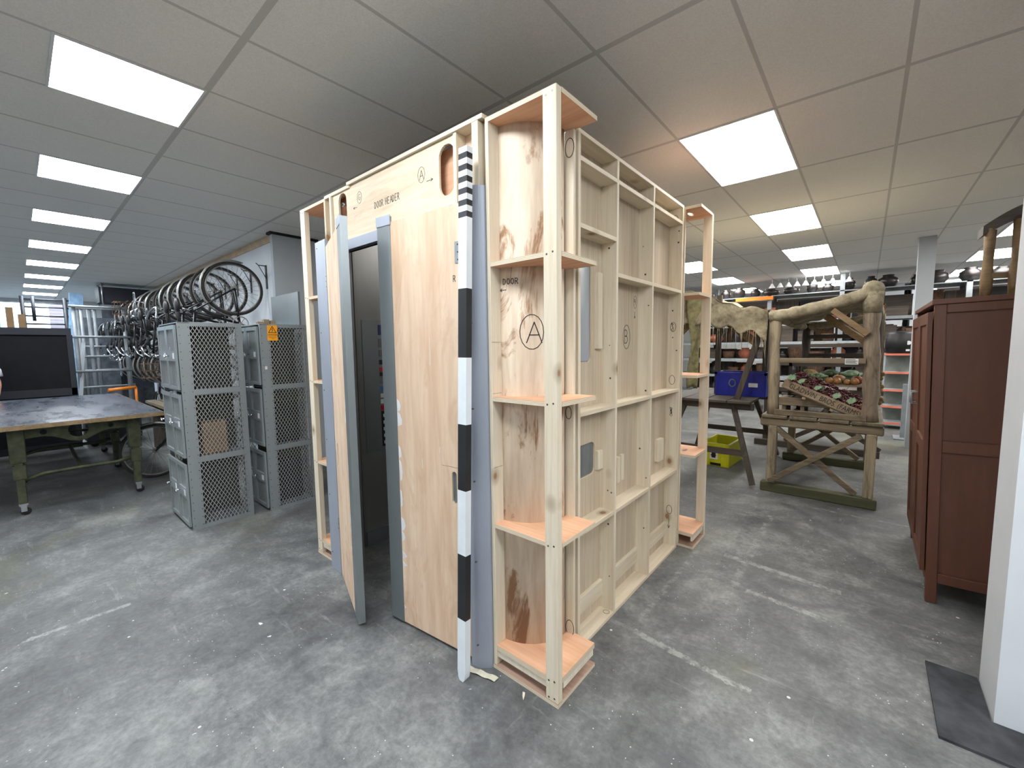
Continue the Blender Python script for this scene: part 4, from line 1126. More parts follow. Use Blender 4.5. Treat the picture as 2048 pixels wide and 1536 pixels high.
    if basket:
        b_ = MB()
        for z in (.72, .80, .88, .96):
            b_.tube([(.98, -.16, z), (1.2, -.16, z), (1.2, .16, z), (.98, .16, z)], .005, 6, closed=True)
        for x, y in [(x, y) for x in (.98, 1.09, 1.2) for y in (-.16, 0, .16)]: b_.tube([(x, y, .72), (x, y, .96)], .004, 6)
        b_.tube([(.86, 0, .93), (.98, 0, .93)], .008); b_.build('wire_basket', 'wicker', t, world=False)
    return t
protos = [make_bike('bicycle', 'x'), make_bike('bicycle', 'x', True, True), make_bike('bicycle', 'x', False, False, True), make_bike('bicycle', 'x', True, False, False, True)]
used = [False]*4
kinds = [0, 2, 1, 0, 3, 2, 0, 1, 3, 0, 2, 1, 0, 2, 0]
desc = {0: 'dark bicycle with mudguards hung on the wall', 1: 'dark bicycle with rear carrier hung on the wall', 2: 'drop handlebar bicycle hung on the wall', 3: 'bicycle with wire basket hung on the wall'}
hook = MB(); hook.box(-.025, .025, -.006, 0, -.25, .06); hook.tube([(0, 0, .05), (0, -.09, .05), (0, -.12, .075)], .006, 8); hook.tube([(0, 0, -.12), (0, -.09, .05)], .005, 8)
hook0 = None
for k in range(15):
    kd = kinds[k]
    b = protos[kd] if not used[kd] else copy_tree(protos[kd]); used[kd] = True
    x = -6.214-.567*k
    b['label'] = desc[kd]+', '+ORD[k]+(' of the row' if k == 0 else ' from near end')
    b['group'] = 'bicycles hung in a row on the wall'
    rear_up = (k % 3 != 2)
    if rear_up: Mx = Matrix(((0, 1, 0), (0, 0, -1), (-1, 0, 0)));
    else: Mx = Matrix(((0, -1, 0), (0, 0, -1), (1, 0, 0)))
    # columns are images of local axes
    tilt = Matrix.Rotation(random.uniform(-.05, .05), 3, 'Z')
    R3 = tilt @ Mx
    z = 2.37+random.uniform(-.02, .02) if k else 2.37
    org = Vector((x, 2.205, z if rear_up else z-1.06))
    b.matrix_world = Matrix.Translation(org) @ R3.to_4x4()
    off = -.567*k
    if hook0 is None:
        hook0 = hook.build('wall_hook', 'black'); ho = hook0
        base_z = hook0.location.copy()
    else:
        ho = hook0.copy(); COL.objects.link(ho)
    ho.location = (x+.03, 2.25-.063, 2.40); tag(ho, 'black wall hook holding the %s hung bicycle' % ORD[k], 'wall hook', 'wall hooks for bicycles')
sb = copy_tree(protos[0]); sb.matrix_world = Matrix.Translation((-6.9, 1.50+.1, 0)) @ Matrix.Rotation(rad(-90), 4, 'Z') @ Matrix.Rotation(rad(0), 4, 'X')
sb.matrix_world = Matrix.Translation((-6.7, 2.10, 0)) @ Matrix.Rotation(rad(-95), 4, 'Z')
sb['label'] = 'bicycle standing on the floor behind the nearer mesh locker'; sb['group'] = ''
del sb['group']

for k, (x, y, kd) in enumerate(((-7.35, 1.98, 2), (-9.2, 2.0, 1), (-11.0, 1.95, 0))):
    q = copy_tree(protos[kd]); q.matrix_world = Matrix.Translation((x, y, 0)) @ Matrix.Rotation(rad(180+random.uniform(-4, 4)), 4, 'Z') @ Matrix.Rotation(.06, 4, 'X')
    q['label'] = 'bicycle standing on the floor against the wall below the hung ones, ' + ('nearest', 'middle', 'farthest')[k]; del q['group']
# ------------------------------------------------------------------ right side: stall with grapes
ST = thing('market_stall', 'weathered timber market stall holding the fruit crate, with mossy foot beam', 'market stall', (-.34, 5.9, 0))
Y0, Y1 = 5.17, 6.75
for y in (Y0, Y1):
    box(-.82, .14, y-.05, y+.05, 0, .10).build('foot_beam', 'moss', ST, bevel=.008)
    for x in (-.73, .07): MB().beam((x, y, .1), (x+.005, y, .72), .10, .08, upv=(1, 0, 0)).build('leg', 'old_wood_z', ST, bevel=.006)
    MB().beam((-.74, y-.045, .12), (-.0, y-.045, .70), .05, .06, upv=(0, 1, 0)).build('cross_brace', 'old_wood_x', ST, bevel=.004)
    MB().beam((-.70, y-.01, .70), (-.02, y-.01, .12), .05, .06, upv=(0, 1, 0)).build('cross_brace', 'old_wood_x', ST, bevel=.004)
    MB().beam((-.84, y, .755), (.16, y, .755), .09, .085).build('end_rail', 'old_wood_x', ST, bevel=.012)
nb = 4; xs = -.83
for k in range(nb):
    w = .235; box(xs+k*.25, xs+k*.25+w, Y0-.06, Y1+.06, .80, .835).build('deck_board', 'old_wood_y', ST, bevel=.006)
lp = MB()
def log(mb, a, b, r, n=10, j=.12, seg_=9, mi=0):
    a, b = Vector(a), Vector(b); pts = [a.lerp(b, i/seg_)+Vector((random.uniform(-1, 1), random.uniform(-1, 1), 0))*r*.12 for i in range(seg_+1)]
    mb.tube(pts, [r*random.uniform(1-j, 1+j) for _ in pts], n, mi)
log(lp, (-.735, Y0+.02, .835), (-.745, Y0+.02, 1.93), .052); lp.build('roof_post', 'old_wood_z', ST)
lp = MB(); log(lp, (.055, Y0+.02, .835), (.02, Y0+.02, 2.06), .062, j=.08, seg_=14); lp.build('roof_post', 'bark', ST, label='round barky corner post')
lp = MB(); log(lp, (-.62, Y1, .835), (-.62, Y1, 1.84), .05); lp.build('roof_post', 'dark_wood_z', ST)
lp = MB(); log(lp, (.10, Y1, .835), (.10, Y1, 1.92), .05); lp.build('roof_post', 'dark_wood_z', ST)
kn = MB().blob((.02, Y0+.02, 2.07), .085, 10, jit=.08); kn.build('post_wrapping', 'hessian', ST)
kn = MB().tube([(.02, Y0+.02, 2.05), (.025, Y0+.02, 1.86)], [.085, .070], 12); kn.build('post_wrapping', 'hessian', ST)
def beam_wrap(a, b, r0, n=24, nm='roof_beam', mat='hessian', sag=.02):
    a, b = Vector(a), Vector(b); mb = MB(); pts = []; rs = []
    for i in range(n+1):
        f_ = i/n; pts.append(a.lerp(b, f_)+Vector((0, 0, -sag*math.sin(PI*f_)))); rs.append(r0*random.uniform(.88, 1.12))
    mb.tube(pts, rs, 12); return mb.build(nm, mat, ST)
beam_wrap((-.80, Y0, 1.86), (.02, Y0, 2.05), .06)
beam_wrap((-.66, Y1, 1.80), (.12, Y1, 1.90), .05)
beam_wrap((-.74, Y0, 1.87), (-.64, Y1, 1.80), .04); beam_wrap((.03, Y0, 2.02), (.12, Y1, 1.90), .04)
# sagging canopy cloth
def cloth(mb, f_, nu, nv, mi=0, th=.006):
    vs = [f_(i/nu, j/nv) for i in range(nu+1) for j in range(nv+1)]
    fs = [(i*(nv+1)+j, (i+1)*(nv+1)+j, (i+1)*(nv+1)+j+1, i*(nv+1)+j+1) for i in range(nu) for j in range(nv)]
    return mb.add(vs, fs, mi, True)
def clothobj(f_, nu, nv, name, mat, parent, th=.006):
    o = cloth(MB(), f_, nu, nv).build(name, mat, parent, fix=False); s = o.modifiers.new('solid', 'SOLIDIFY'); s.thickness = th; return o
clothobj(lambda u, v: Vector((-.74+.78*u+.08*v*(1-u), Y0+(Y1-Y0)*v, 1.86+.17*u-.06*v*u-.07*math.sin(PI*v)*(1+.3*math.sin(9*u))+.012*math.sin(23*u+5*v)+.03)), 24, 20, 'canopy_cloth', 'hessian', ST)
MB().beam((-.27, Y0-.05, 1.90), (.0, Y0-.05, 1.66), .03, .05, upv=(0, 0, 1)).build('corner_brace', 'brace_wood', ST)
MB().beam((-.34, Y0+.35, 1.86), (.0, Y0+.1, 1.58), .03, .06, upv=(0, 0, 1)).build('corner_brace', 'brace_wood', ST)
box(-.69, -.0, Y0-.045, Y0-.015, 1.385, 1.435).build('front_rail', 'old_wood_x', ST, bevel=.003)
box(-.72, .03, Y0-.045, Y0-.01, .837, .895).build('front_rail', 'old_wood_x', ST, bevel=.004)
for z in (1.13, 1.64, 1.40): box(-.6, .10, Y1-.03, Y1, z, z+.05).build('back_rail', 'dark_wood_x', ST)
for y in (5.6, 6.2):
    box(-.66, .05, y, y+.04, 1.33, 1.37).build('inner_rail', 'dark_wood_x', ST)
    box(-.66, -.63, y, y+.04, .84, 1.37).build('inner_post', 'dark_wood_z', ST); box(.03, .06, y, y+.04, .84, 1.37).build('inner_post', 'dark_wood_z', ST)
pn = box(-.155, -.055, Y0-.049, Y0-.0455, 1.378, 1.432).build('paper_notice', 'label'); tag(pn, 'white printed notice on the upper front rail of the fruit stall', 'label')
child_world((lambda m_: [m_.box(-.15, -.062-.02*random.random(), Y0-.0498, Y0-.049, z, z+.005) for z in (1.388, 1.398, 1.408, 1.420)] and m_)(MB()), 'printed_lines', 'ink', pn)

# fruit crate, tilted, with stencilled lettering
FC = thing('fruit_crate', 'tilted wooden crate stencilled GLADWIN BROS. (FARMS) full of grapes', 'crate', (-.3, 5.4, .95))
# crate slants down to the right, opened to the front
ca = math.atan2(-.285, .64)
def CRT(u, v, w):  # u along slanted length, v depth (y), w up from floor of crate
    return Vector((-.655+u*math.cos(ca)-w*math.sin(ca), 5.145+v, 1.135+u*math.sin(ca)+w*math.cos(ca)))
def cbox(mb, u0, u1, v0, v1, w0, w1):
    vs = [CRT(u, v, w) for w in (w0, w1) for v in (v0, v1) for u in (u0, u1)]
    return mb.add(vs, [(0, 2, 3, 1), (4, 5, 7, 6), (0, 1, 5, 4), (2, 6, 7, 3), (0, 4, 6, 2), (1, 3, 7, 5)])
cbox(MB(), 0, .70, 0, .015, 0, .085).build('front_board', 'crate_wood', FC)
cbox(MB(), 0, .70, .42, .435, 0, .085).build('back_board', 'crate_wood', FC)
cbox(MB(), -.012, .003, 0, .435, 0, .085).build('end_board', 'crate_wood', FC)
cbox(MB(), .697, .712, 0, .435, 0, .085).build('end_board', 'crate_wood', FC)
for k in range(4): cbox(MB(), .01, .69, .02+.10*k, .11+.10*k, -.012, .002).build('bottom_slat', 'crate_wood', FC)
for k, q in enumerate((.2, .45)): cbox(MB(), q, q+.03, .0, .40, -.035, -.012).build('bottom_batten', 'crate_wood', FC)
tx = text_mesh('GLADWIN  BROS. (FARMS)', .062, lambda u, v, l: CRT(.365+u*.86, -.0008-l, .018+v*1.15)-Vector((-.3, 5.4, .95)), 'black', 'stencil_lettering')
tx.parent = FC
# bunches of grapes
def bunch(cx, cyy, cw, k):
    t = thing('grape_bunch', '', 'grapes', tuple(CRT(cx, cyy, cw)), 'grape bunches in the stencilled crate')
    mb = MB(); rnd = random.Random(k)
    for i in range(30):
        a = rnd.uniform(0, 2*PI); r = .055*math.sqrt(rnd.random()); h = rnd.uniform(0, .05)*(1-r/.08)
        mb.blob(CRT(cx+r*math.cos(a)*1.3, cyy+r*math.sin(a), cw+h), .0115, 4)
    mb.build('berries', 'grape', t)
    MB().tube([CRT(cx, cyy, cw+.03), CRT(cx+.01, cyy, cw+.08)], .002, 5).build('stalk', 'leaf_dark', t)
    return t
gi = 0
poss = ['front left', 'front', 'front centre', 'front right', 'lower right']
for r in range(3):
    for q in range(5):
        b = bunch(.09+.13*q, .075+.12*r, .075+.035*r, gi); gi += 1
        b['label'] = 'dark red grape bunch, %s from the left in the %s row of the crate' % (ORD[q] if q else 'first', ('front', 'middle', 'back')[r])
for k, (u, v, s, dk) in enumerate(((.03, -.0, .06, 0), (.12, .03, .05, 0), (.27, .02, .05, 0), (.30, .06, .045, 1), (.44, .01, .055, 0), (.56, .06, .06, 0), (.50, .2, .05, 1), (.2, .2, .05, 1))):
    mb = MB(); c = CRT(u, v, .125); n = 9
    an = random.uniform(0, 6); pts = []
    for i in range(2*n):
        a = 2*PI*i/(2*n); rr_ = s*.8*(1 if i % 2 == 0 else .78)*random.uniform(.85, 1.1); pts.append((rr_*math.cos(a), rr_*math.sin(a)*.8))
    dr = Vector((math.cos(an)*.3, -.75, .6)).normalized(); a_ = dr.orthogonal().normalized(); b_ = dr.cross(a_)
    mb.prism(pts, 0, .0015, lambda x_, y_, d: c+a_*x_+b_*y_+dr*(d+.15*x_))
    tag(mb.build('vine_leaf', 'leaf_dark' if dk else 'leaf'), '%s vine leaf lying on the grapes, %s from the left' % ('dark green' if dk else 'pale green', ORD[k] if k else 'first'), 'leaf', 'vine leaves on the grapes')
# slatted crate lid left of it and pallet block under it
SB = thing('slatted_crate', 'low weathered slatted crate under the left end of the grape crate', 'crate', (-.5, 5.4, .895))
for k, z in enumerate((.955, )): box(-.72, -.24, 5.20, 5.235, .935, 1.02).build('side_board', 'old_wood_x', SB, bevel=.004)
box(-.72, -.24, 5.62, 5.655, .935, 1.02).build('side_board', 'old_wood_x', SB)
for k in range(4): box(-.70+.12*k, -.60+.12*k, 5.235, 5.62, .99, 1.005).build('slat', 'old_wood_y', SB)
for x in (-.66, -.5, -.3): box(x, x+.035, 5.22, 5.6, .837, .935).build('foot_block', 'old_wood_x', SB)
# vegetables and straw behind
veg = [(-.55, 5.80, .075, 'leaf_dark', 'dark green cabbage', 'cabbage'), (-.40, 5.80, .07, 'leaf', 'pale green cabbage', 'cabbage'), (-.22, 5.80, .06, 'onion', 'large golden onion', 'onion'), (-.06, 5.80, .055, 'carrot', 'rusty red beet', 'beet'),
       (-.50, 5.95, .09, 'straw', 'straw coloured squash', 'squash'), (-.30, 5.97, .09, 'leaf_dark', 'round dark green cabbage', 'cabbage'), (-.12, 5.95, .09, 'leaf', 'light green lettuce head', 'lettuce'), (-.03, 5.45, .045, 'onion', 'small golden onion', 'onion'), (-.1, 5.5, .05, 'carrot', 'small red beet', 'beet'), (-.18, 5.58, .05, 'straw', 'small straw coloured turnip', 'turnip')]
vs_tray = thing('vegetable_tray', 'raised wooden tray of vegetables behind the grape crate', 'tray', (-.3, 5.85, .84))
box(-.62, .02, 5.62, 6.1, 1.12, 1.14).build('tray_board', 'old_wood_x', vs_tray)
for x in (-.58, -.06): box(x, x+.04, 5.66, 6.06, .837, 1.12).build('tray_leg', 'dark_wood_z', vs_tray)
vr = random.Random(4)
for k in range(16):
    c_ = vr.choice((('leaf_dark', 'small dark green cabbage', 'cabbage'), ('straw', 'small straw coloured turnip', 'turnip'), ('onion', 'small brown onion', 'onion'), ('leaf_dark', 'small green sprout head', 'sprout')))
    x_, y_ = -.60+.075*(k % 8)+vr.uniform(-.01, .01), 5.655+.05*(k//8); r_ = vr.uniform(.028, .040)
    tv = tag(MB().blob((x_, y_, 1.14+r_*.95), r_, 7, jit=.12, sq=(1, 1, .95)).build(c_[2], c_[0]), '%s on the front edge of the raised vegetable tray' % c_[1], c_[2], '%s on the tray edge' % c_[1])
for k, (x, y, r, mt, lb, ct) in enumerate(veg):
    z = (1.14+r*.8) if y > 5.6 else .885+r*.8+.02
    tv = thing(ct, lb+(' on the raised tray behind the grapes, %s' % ('front row', 'back row')[y > 5.9] if y > 5.6 else ' right of the grape crate near the barky post'), ct, (x, y, z-r*.8))
    MB().blob((x, y, z), r, 9, sq=(1, 1, .8), jit=.06).build('body', mt, tv)
    MB().tube([(x, y, z+r*.7), (x+.01, y+.005, z+r*.8+.03)], [.008, .004], 6).build('stem', 'leaf_dark', tv)
    if mt.startswith('leaf'):
        lf = MB()
        for a in range(7):
            c = Vector((x, y, z)); d = Vector((math.cos(a*.9), math.sin(a*.9), .3)); lf.blob(c+d*r*.75, r*.55, 6, sq=(1, 1, .5), jit=.12)
        lf.build('outer_leaves', mt, tv)
# string of dried onions hanging on the right of the post
os_ = thing('onion_string', 'string of onions and corn hanging behind the barky stall post', 'onions', (.115, 5.35, .95))
q = MB()
for k in range(8): q.blob((.115+.012*math.sin(k*2.1), 5.35, 1.0+.04*k), .022, 6)
q.build('onions', 'straw', os_); MB().tube([(.115, 5.35, 1.02), (.115, 5.35, 1.95)], .003, 5).build('cord', 'straw', os_)

# ------------------------------------------------------------------ second stall, draped in hessian
S2 = thing('draped_stall', 'dark timber trestle stall draped with ragged hessian sacking', 'market stall', (-1.5, 5.9, 0))
for k in range(4): box(-1.95+.245*k, -1.95+.245*k+.235, 5.30, 6.75, .90, .93).build('deck_board', 'dark_wood_x', S2, bevel=.004)
for y in (5.42, 6.6): MB().beam((-1.96, y, .86), (-.96, y, .86), .05, .08).build('end_rail', 'dark_wood_x', S2)
for y in (5.42, 6.6):
    s = -1 if y < 6 else 1
    for x0_, x1_ in ((-1.17, -.90), (-1.72, -1.98)): MB().beam((x0_, y, .86), (x1_, y+.25*s, .02), .05, .055, upv=(1, 0, 0)).build('leg', 'dark_wood_z', S2)
    MB().beam((-1.9, y+.16*s, .34), (-.98, y+.16*s, .34), .025, .07).build('leg_rail', 'dark_wood_x', S2)
for x, y in ((-1.85, 5.5), (-1.50, 6.0), (-1.05, 5.5), (-1.85, 6.6), (-1.05, 6.6)):
    zt = 2.22 if x < -1.4 else 1.92
    dx = .17 if (x > -1.2 and y < 6) else 0
    MB().beam((x-dx*.6, y, .93), (x+dx, y, zt), .055, .06, upv=(1, 0, 0)).build('roof_post', 'dark_wood_z', S2)
for y in (5.5, 6.6): MB().beam((-1.90, y, 2.20), (-.88, y, 1.88), .05, .05).build('rafter', 'dark_wood_x', S2)
MB().beam((-1.30, 5.52, 1.86), (-.98, 5.52, 1.60), .03, .09).build('corner_brace', 'brace_wood', S2); MB().beam((-1.85, 5.48, 1.70), (-1.58, 5.48, 1.98), .03, .08).build('corner_brace', 'brace_wood', S2)
MB().beam((-1.9, 5.46, 1.98), (-1.1, 5.46, 1.98), .03, .05).build('cross_rail', 'dark_wood_x', S2)
def canopy(u, v):
    x = -1.95+1.12*u; y = 5.38+1.35*v
    z = 2.30-.36*u-.03*math.cos(9*u)*math.sin(7*v+1)+.015*math.sin(31*u+13*v)-.06*math.sin(PI*v)
    return Vector((x, y, z))
clothobj(canopy, 30, 24, 'canopy_cloth', 'hessian', S2)
def drape(u, v):
    x = -1.95+1.10*u; top = 2.30-.36*u-.03*math.cos(9*u)*math.sin(1)+.015*math.sin(31*u)
    ln = .34+.07*math.sin(5*u+1)+.02*math.sin(27*u)
    y = 5.38-.03*v-.02*math.sin(18*u)*v
    return Vector((x, y-.02*math.sin(6*v+8*u), top-ln*v))
clothobj(drape, 40, 12, 'front_drape', 'hessian', S2)
def hang(u, v):
    w = .17*(1-.55*v)+.02*math.sin(9*v); x = -1.60+w*(u-.5)*1.2+.02*math.sin(5*v); return Vector((x, 5.33-.03*math.sin(4*u+7*v), 2.2-1.13*v-.05*abs(u-.5)*v))
clothobj(hang, 10, 24, 'hanging_cloth', 'hessian_green', S2)
fg = MB(); rnd = random.Random(9)
for k in range(60):
    u = rnd.random(); p = drape(u, 1); L_ = rnd.uniform(.03, .16)*(1.8 if u > .7 or rnd.random() < .15 else 1)
    fg.tube([p+Vector((0, 0, .02)), p+Vector((rnd.uniform(-.01, .01), 0, -L_*.5)), p+Vector((rnd.uniform(-.02, .02), .0, -L_))], [.004, .003, .001], 4)
fg.build('fringe', 'hessian', S2)['kind'] = 'stuff'
def crate(name, label, x0, x1, y0, y1, z0, h, mat, ang=0, slots=True):
    c = Vector(((x0+x1)/2, (y0+y1)/2, z0)); t = thing(name, label, 'crate', tuple(c))
    mb = MB(); w, d = (x1-x0)/2, (y1-y0)/2; th = .012
    mb.box(-w, w, -d, d, 0, th)
    for s in (-1, 1):
        mb.box(-w, w, s*d-th/2, s*d+th/2, 0, h); mb.box(s*w-th/2, s*w+th/2, -d, d, 0, h)
    mb.build('shell', mat, t, world=False, bevel=.003)
    r = MB()
    for s in (-1, 1):
        r.box(-w-.014, w+.014, s*d-.014, s*d+.014, h-.03, h); r.box(s*w-.014, s*w+.014, -d-.014, d+.014, h-.03, h)
        for q in range(5): xx = -w+.02+(2*w-.04)*q/4; r.box(xx-.006, xx+.006, s*d-.014 if s < 0 else s*d, s*d if s < 0 else s*d+.014, .02, h-.03)
    r.build('rim', mat, t, world=False)
    t.rotation_euler = (0, 0, ang)
    return t, w, d
t, w, d = crate('blue_crate', 'blue plastic crate with white label on the draped stall deck', -1.48, -.92, 5.85, 6.2, .93, .30, 'blue_plastic')
box(.10, .20, -d-.0155, -d-.014, .12, .17).build('crate_label', 'label', t, world=False)
q = MB()
write(q, 'o', lambda u, v, l: Vector((u, -d-.014-l, v)), -.12, .12, .09, .8, .012)
q.build('crate_marking', 'shelf_white', t, world=False)
t, w, d = crate('yellow_crate', 'yellow plastic crate with paper label on the floor under the draped stall', -1.60, -1.27, 5.80, 6.40, 0, .30, 'yellow_plastic', -.06)
box(-.06, .04, -d-.0155, -d-.014, .09, .21).build('crate_label', 'label', t, world=False)
q = MB(); q.box(-.035, .015, -d-.0165, -d-.0155, .11, .19).box(-.045, .02, -d-.0165, -d-.0155, .135, .15); q.build('label_print', 'ink', t, world=False)
box(-.05, .08, -d-.0155, -d-.014, .012, .045).build('black_strip', 'black', t, world=False)
for k in range(5): tag(MB().blob((-1.45+.06*(k % 3)-.03, 5.95+.12*k, .07+.0), .06, 6, sq=(1.2, 1, .9), jit=.2).build('black_cloth_bundle', 'black'), 'crumpled black bundle inside the yellow crate', 'bundle', 'black bundles in the yellow crate')
# dark barrow behind both stalls
DW = thing('timber_barrow', 'dark timber barrow with X shaped frame behind the grape stall', 'barrow', (-.4, 7.9, 0))
box(-1.3, .2, 7.5, 8.5, .86, .92).build('deck', 'dark_wood_x', DW)
for x in (-1.2, .08):
    for y in (7.56, 8.4): box(x, x+.07, y, y+.07, .0, .86).build('leg', 'dark_wood_z', DW)
for a, b in (((-.9, 7.52, .1), (.2, 7.52, .8)), ((.2, 7.52, .1), (-.9, 7.52, .8))): MB().beam(a, b, .04, .06).build('cross_brace', 'dark_wood_x', DW)
box(-1.3, .2, 7.47, 7.55, .0, .09).build('foot_beam', 'dark_wood_x', DW)
for x in (-1.2, .13): box(x, x+.05, 7.6, 7.66, .92, 1.85).build('post', 'dark_wood_z', DW)
for z in (1.25, 1.52, 1.80): box(-1.2, .18, 7.58, 7.62, z, z+.05).build('rail', 'dark_wood_x', DW)
for y in (5.0,): pass

# ------------------------------------------------------------------ wardrobe
WD = thing('wardrobe', 'tall brown painted panelled wardrobe on short legs beside the white wall', 'wardrobe', (.335, 3.48, 0))
X0, X1, Ya, Yb = .345, .86, 3.485, 4.62
zb, zt = .13, 1.80
def wb(x0, x1, y0, y1, z0, z1, nm, mat='brown_paint', bev=.003): return box(x0, x1, y0, y1, z0, z1).build(nm, mat, WD, bevel=bev)
wb(X0+.02, X1-.01, Ya+.018, Yb-.018, zb+.02, zt-.02, 'carcass')
for (x, y) in ((X0, Ya), (X0, Yb-.05), (X1-.05, Ya), (X1-.05, Yb-.05)): wb(x, x+.05, y, y+.05, 0, zt, 'corner_post', 'brown_paint')
for y0, y1 in ((Ya, Ya+.02), (Yb-.02, Yb)):
    for z0, z1 in ((zb, zb+.06), (.93, 1.0), (zt-.05, zt)): wb(X0+.05, X1-.05, y0, y1, z0, z1, 'side_rail')
wb(X0-.012, X1+.01, Ya-.01, Yb+.01, zt, zt+.03, 'top_board')
wb(X0-.004, X0+.02, Ya+.05, Yb-.05, zb, zb+.05, 'plinth_rail', 'brown_edge')
ym = (Ya+Yb)/2
for k, (y0, y1) in enumerate(((Ya+.03, ym-.003), (ym+.003, Yb-.03))):
    dd = MB(); x0_, x1_ = X0-.026, X0-.004; s_ = .07
    dd.box(x0_, x1_, y0, y0+s_, zb+.05, zt-.04).box(x0_, x1_, y1-s_, y1, zb+.05, zt-.04)
    for z0, z1 in ((zb+.05, zb+.12), (.90, .98), (zt-.11, zt-.04)): dd.box(x0_, x1_, y0+s_, y1-s_, z0, z1)
    dd.box(x0_+.010, x1_-.002, y0+s_, y1-s_, zb+.1, zt-.1)
    do = dd.build('door', 'brown_paint', WD, bevel=.002)
    hd = MB().tube([(x0_, ym+(-.05 if k == 0 else .05), 1.16), (x0_-.03, ym+(-.05 if k == 0 else .05), 1.16), (x0_-.03, ym+(-.05 if k == 0 else .05), 1.24), (x0_, ym+(-.05 if k == 0 else .05), 1.24)], .006)
    hd.build('door_handle', 'shelf_white', do)
WD.rotation_euler = (0, rad(-1.7), 0)
# a curved seated wooden cradle on the wardrobe
HS = thing('wooden_stool', 'wooden stool with curved dark seat standing on top of the wardrobe', 'stool', (.52, 3.65, 1.835))
zt2 = 1.835
for (x, y) in ((.492, 3.56), (.60, 3.58), (.515, 3.67), (.64, 3.67)):
    MB().tube([(x, y, zt2), (x, y, zt2+.10), (x, y, zt2+.2), (x, y, 2.19+(x-.44)*.35)], [.020, .024, .018, .022], 10).build('leg', 'brace_wood', HS)
cv = MB(); n = 12; o_ = []; i_ = []
for i in range(n+1):
    f_ = i/n; x = .465+.24*f_; z = 2.175+.10*math.sin(PI*.5*min(1, f_*1.2)); o_.append((x, z+.05)); i_.append((x, z))
cv.prism(o_+i_[::-1], 3.54, 3.70, FX); cv.build('curved_seat', 'dark_wood_x', HS)
MB().beam((.485, 3.56, 1.95), (.60, 3.60, 1.95), .02, .03).build('stretcher', 'brace_wood', HS)
# clutter lying on the wardrobe
for k, (x, y, l, mt, lb) in enumerate(((.50, 4.1, .3, 'straw', 'coil of pale rope'), (.55, 4.35, .35, 'dark_wood_x', 'dark wooden slab'))):
    tag((MB().ring((x, y, 1.85), (0, 0, 1), .10, .015, 24, 6) if k == 0 else MB().box(x-.2, x+.2, y-.1, y+.1, 1.835, 1.885)).build('rope_coil' if k == 0 else 'wooden_slab', mt), lb+' lying on top of the wardrobe behind the stool', 'rope' if k == 0 else 'slab')

# floor mat
MB().prism([(.295, 2.275), (1.4, 2.275), (1.4, 2.50), (.470, 2.50), (.470, 2.80), (.295, 2.80)], 0, .012, lambda u, v, d: Vector((u, v, d))).build('floor_mat', 'mat')
tag(bpy.data.objects['floor_mat'], 'dark scuffed rubber mat on the floor at foot of the white wall', 'mat')

# ------------------------------------------------------------------ far right: shelf unit and barrel
SU = thing('shelf_unit', 'narrow pale metal shelf unit with red edged shelves under the black barrel', 'shelving', (.47, 10.4, 0))
for x in (.24, .70):
    for y in (10.2, 10.6): box(x, x+.03, y, y+.03, 0, 1.38).build('upright', 'shelf_white', SU)
box(.27, .70, 10.61, 10.62, .05, 1.36).build('back_panel', 'unit_back', SU)
for z in (.10, .40, .70, 1.02, 1.35):
    so = box(.25, .72, 10.2, 10.6, z, z+.02).build('shelf', 'shelf_white', SU)
    box(.25, .72, 10.19, 10.2, z-.008, z+.026).build('shelf_edge', 'red_edge', so)
BR = thing('black_barrel', 'black plastic barrel with handle standing on the red edged shelf unit', 'barrel', (.46, 10.4, 1.372))
MB().lathe([(0, 1.372), (.17, 1.372), (.185, 1.39), (.20, 1.46), (.21, 1.475), (.21, 1.64), (.20, 1.655), (.19, 1.72), (.16, 1.76), (.06, 1.78), (0, 1.785)], (.46, 10.4, 0), 28).build('drum', 'black', BR)
MB().tube([(.40, 10.4, 1.77), (.41, 10.4, 1.83), (.46, 10.4, 1.86), (.51, 10.4, 1.83), (.52, 10.4, 1.77)], .008, 8).build('handle', 'black_frame', BR)
MB().tube([(.56, 10.218, 1.565), (.558, 10.205, 1.565)], .035, 16).build('round_label', 'label', BR)
box(.53, .58, 10.20, 10.215, 1.42, 1.45).build('label_mark', 'label', BR)

# ------------------------------------------------------------------ rear racking
RK = thing('pallet_racking', 'tall galvanised racking with orange beams against the rear of the store', 'racking', (-1.5, 11.9, 0))
for x in (-4.3, -3.15, -1.8, -.46, 1.4, 3.2):
    for y in (11.5, 12.3): box(x-.04, x+.04, y, y+.06, 0, 3.04 if x in (-3.15, -.46) else 2.7).build('upright', 'galv', RK)
for z, mt in ((.3, 'shelf_white'), (.75, 'shelf_white'), (1.15, 'shelf_white'), (1.55, 'shelf_white')):
    box(-4.3, 3.2, 11.46, 12.36, z+.02, z+.07).build('shelf', mt, RK)
for z in (2.05, ): box(-4.3, 3.2, 11.50, 12.36, z, z+.06).build('shelf', 'galv', RK)
for xa, xb in ((-2.5, -1.72),):
    box(xa, xb, 11.42, 11.47, 2.60, 2.68).build('cross_beam', 'orange', RK)
box(-4.3, 3.2, 11.5, 12.3, 2.68, 2.70).build('shelf', 'galv', RK)
levels = {.37: 'bottom', .82: 'second', 1.22: 'third', 1.62: 'fourth', 2.11: 'fifth', 2.70: 'top'}
rnd = random.Random(21)
types = [('wicker_basket', 'wicker', 'brown wicker basket', 'basket'), ('dark_pot', 'dark_pot', 'dark glazed pot', 'pot'), ('terracotta_pot', 'terracotta', 'terracotta pot', 'pot'), ('wooden_box', 'dark_wood_x', 'dark wooden box', 'box'), ('cardboard_box', 'card', 'brown cardboard box', 'box')]
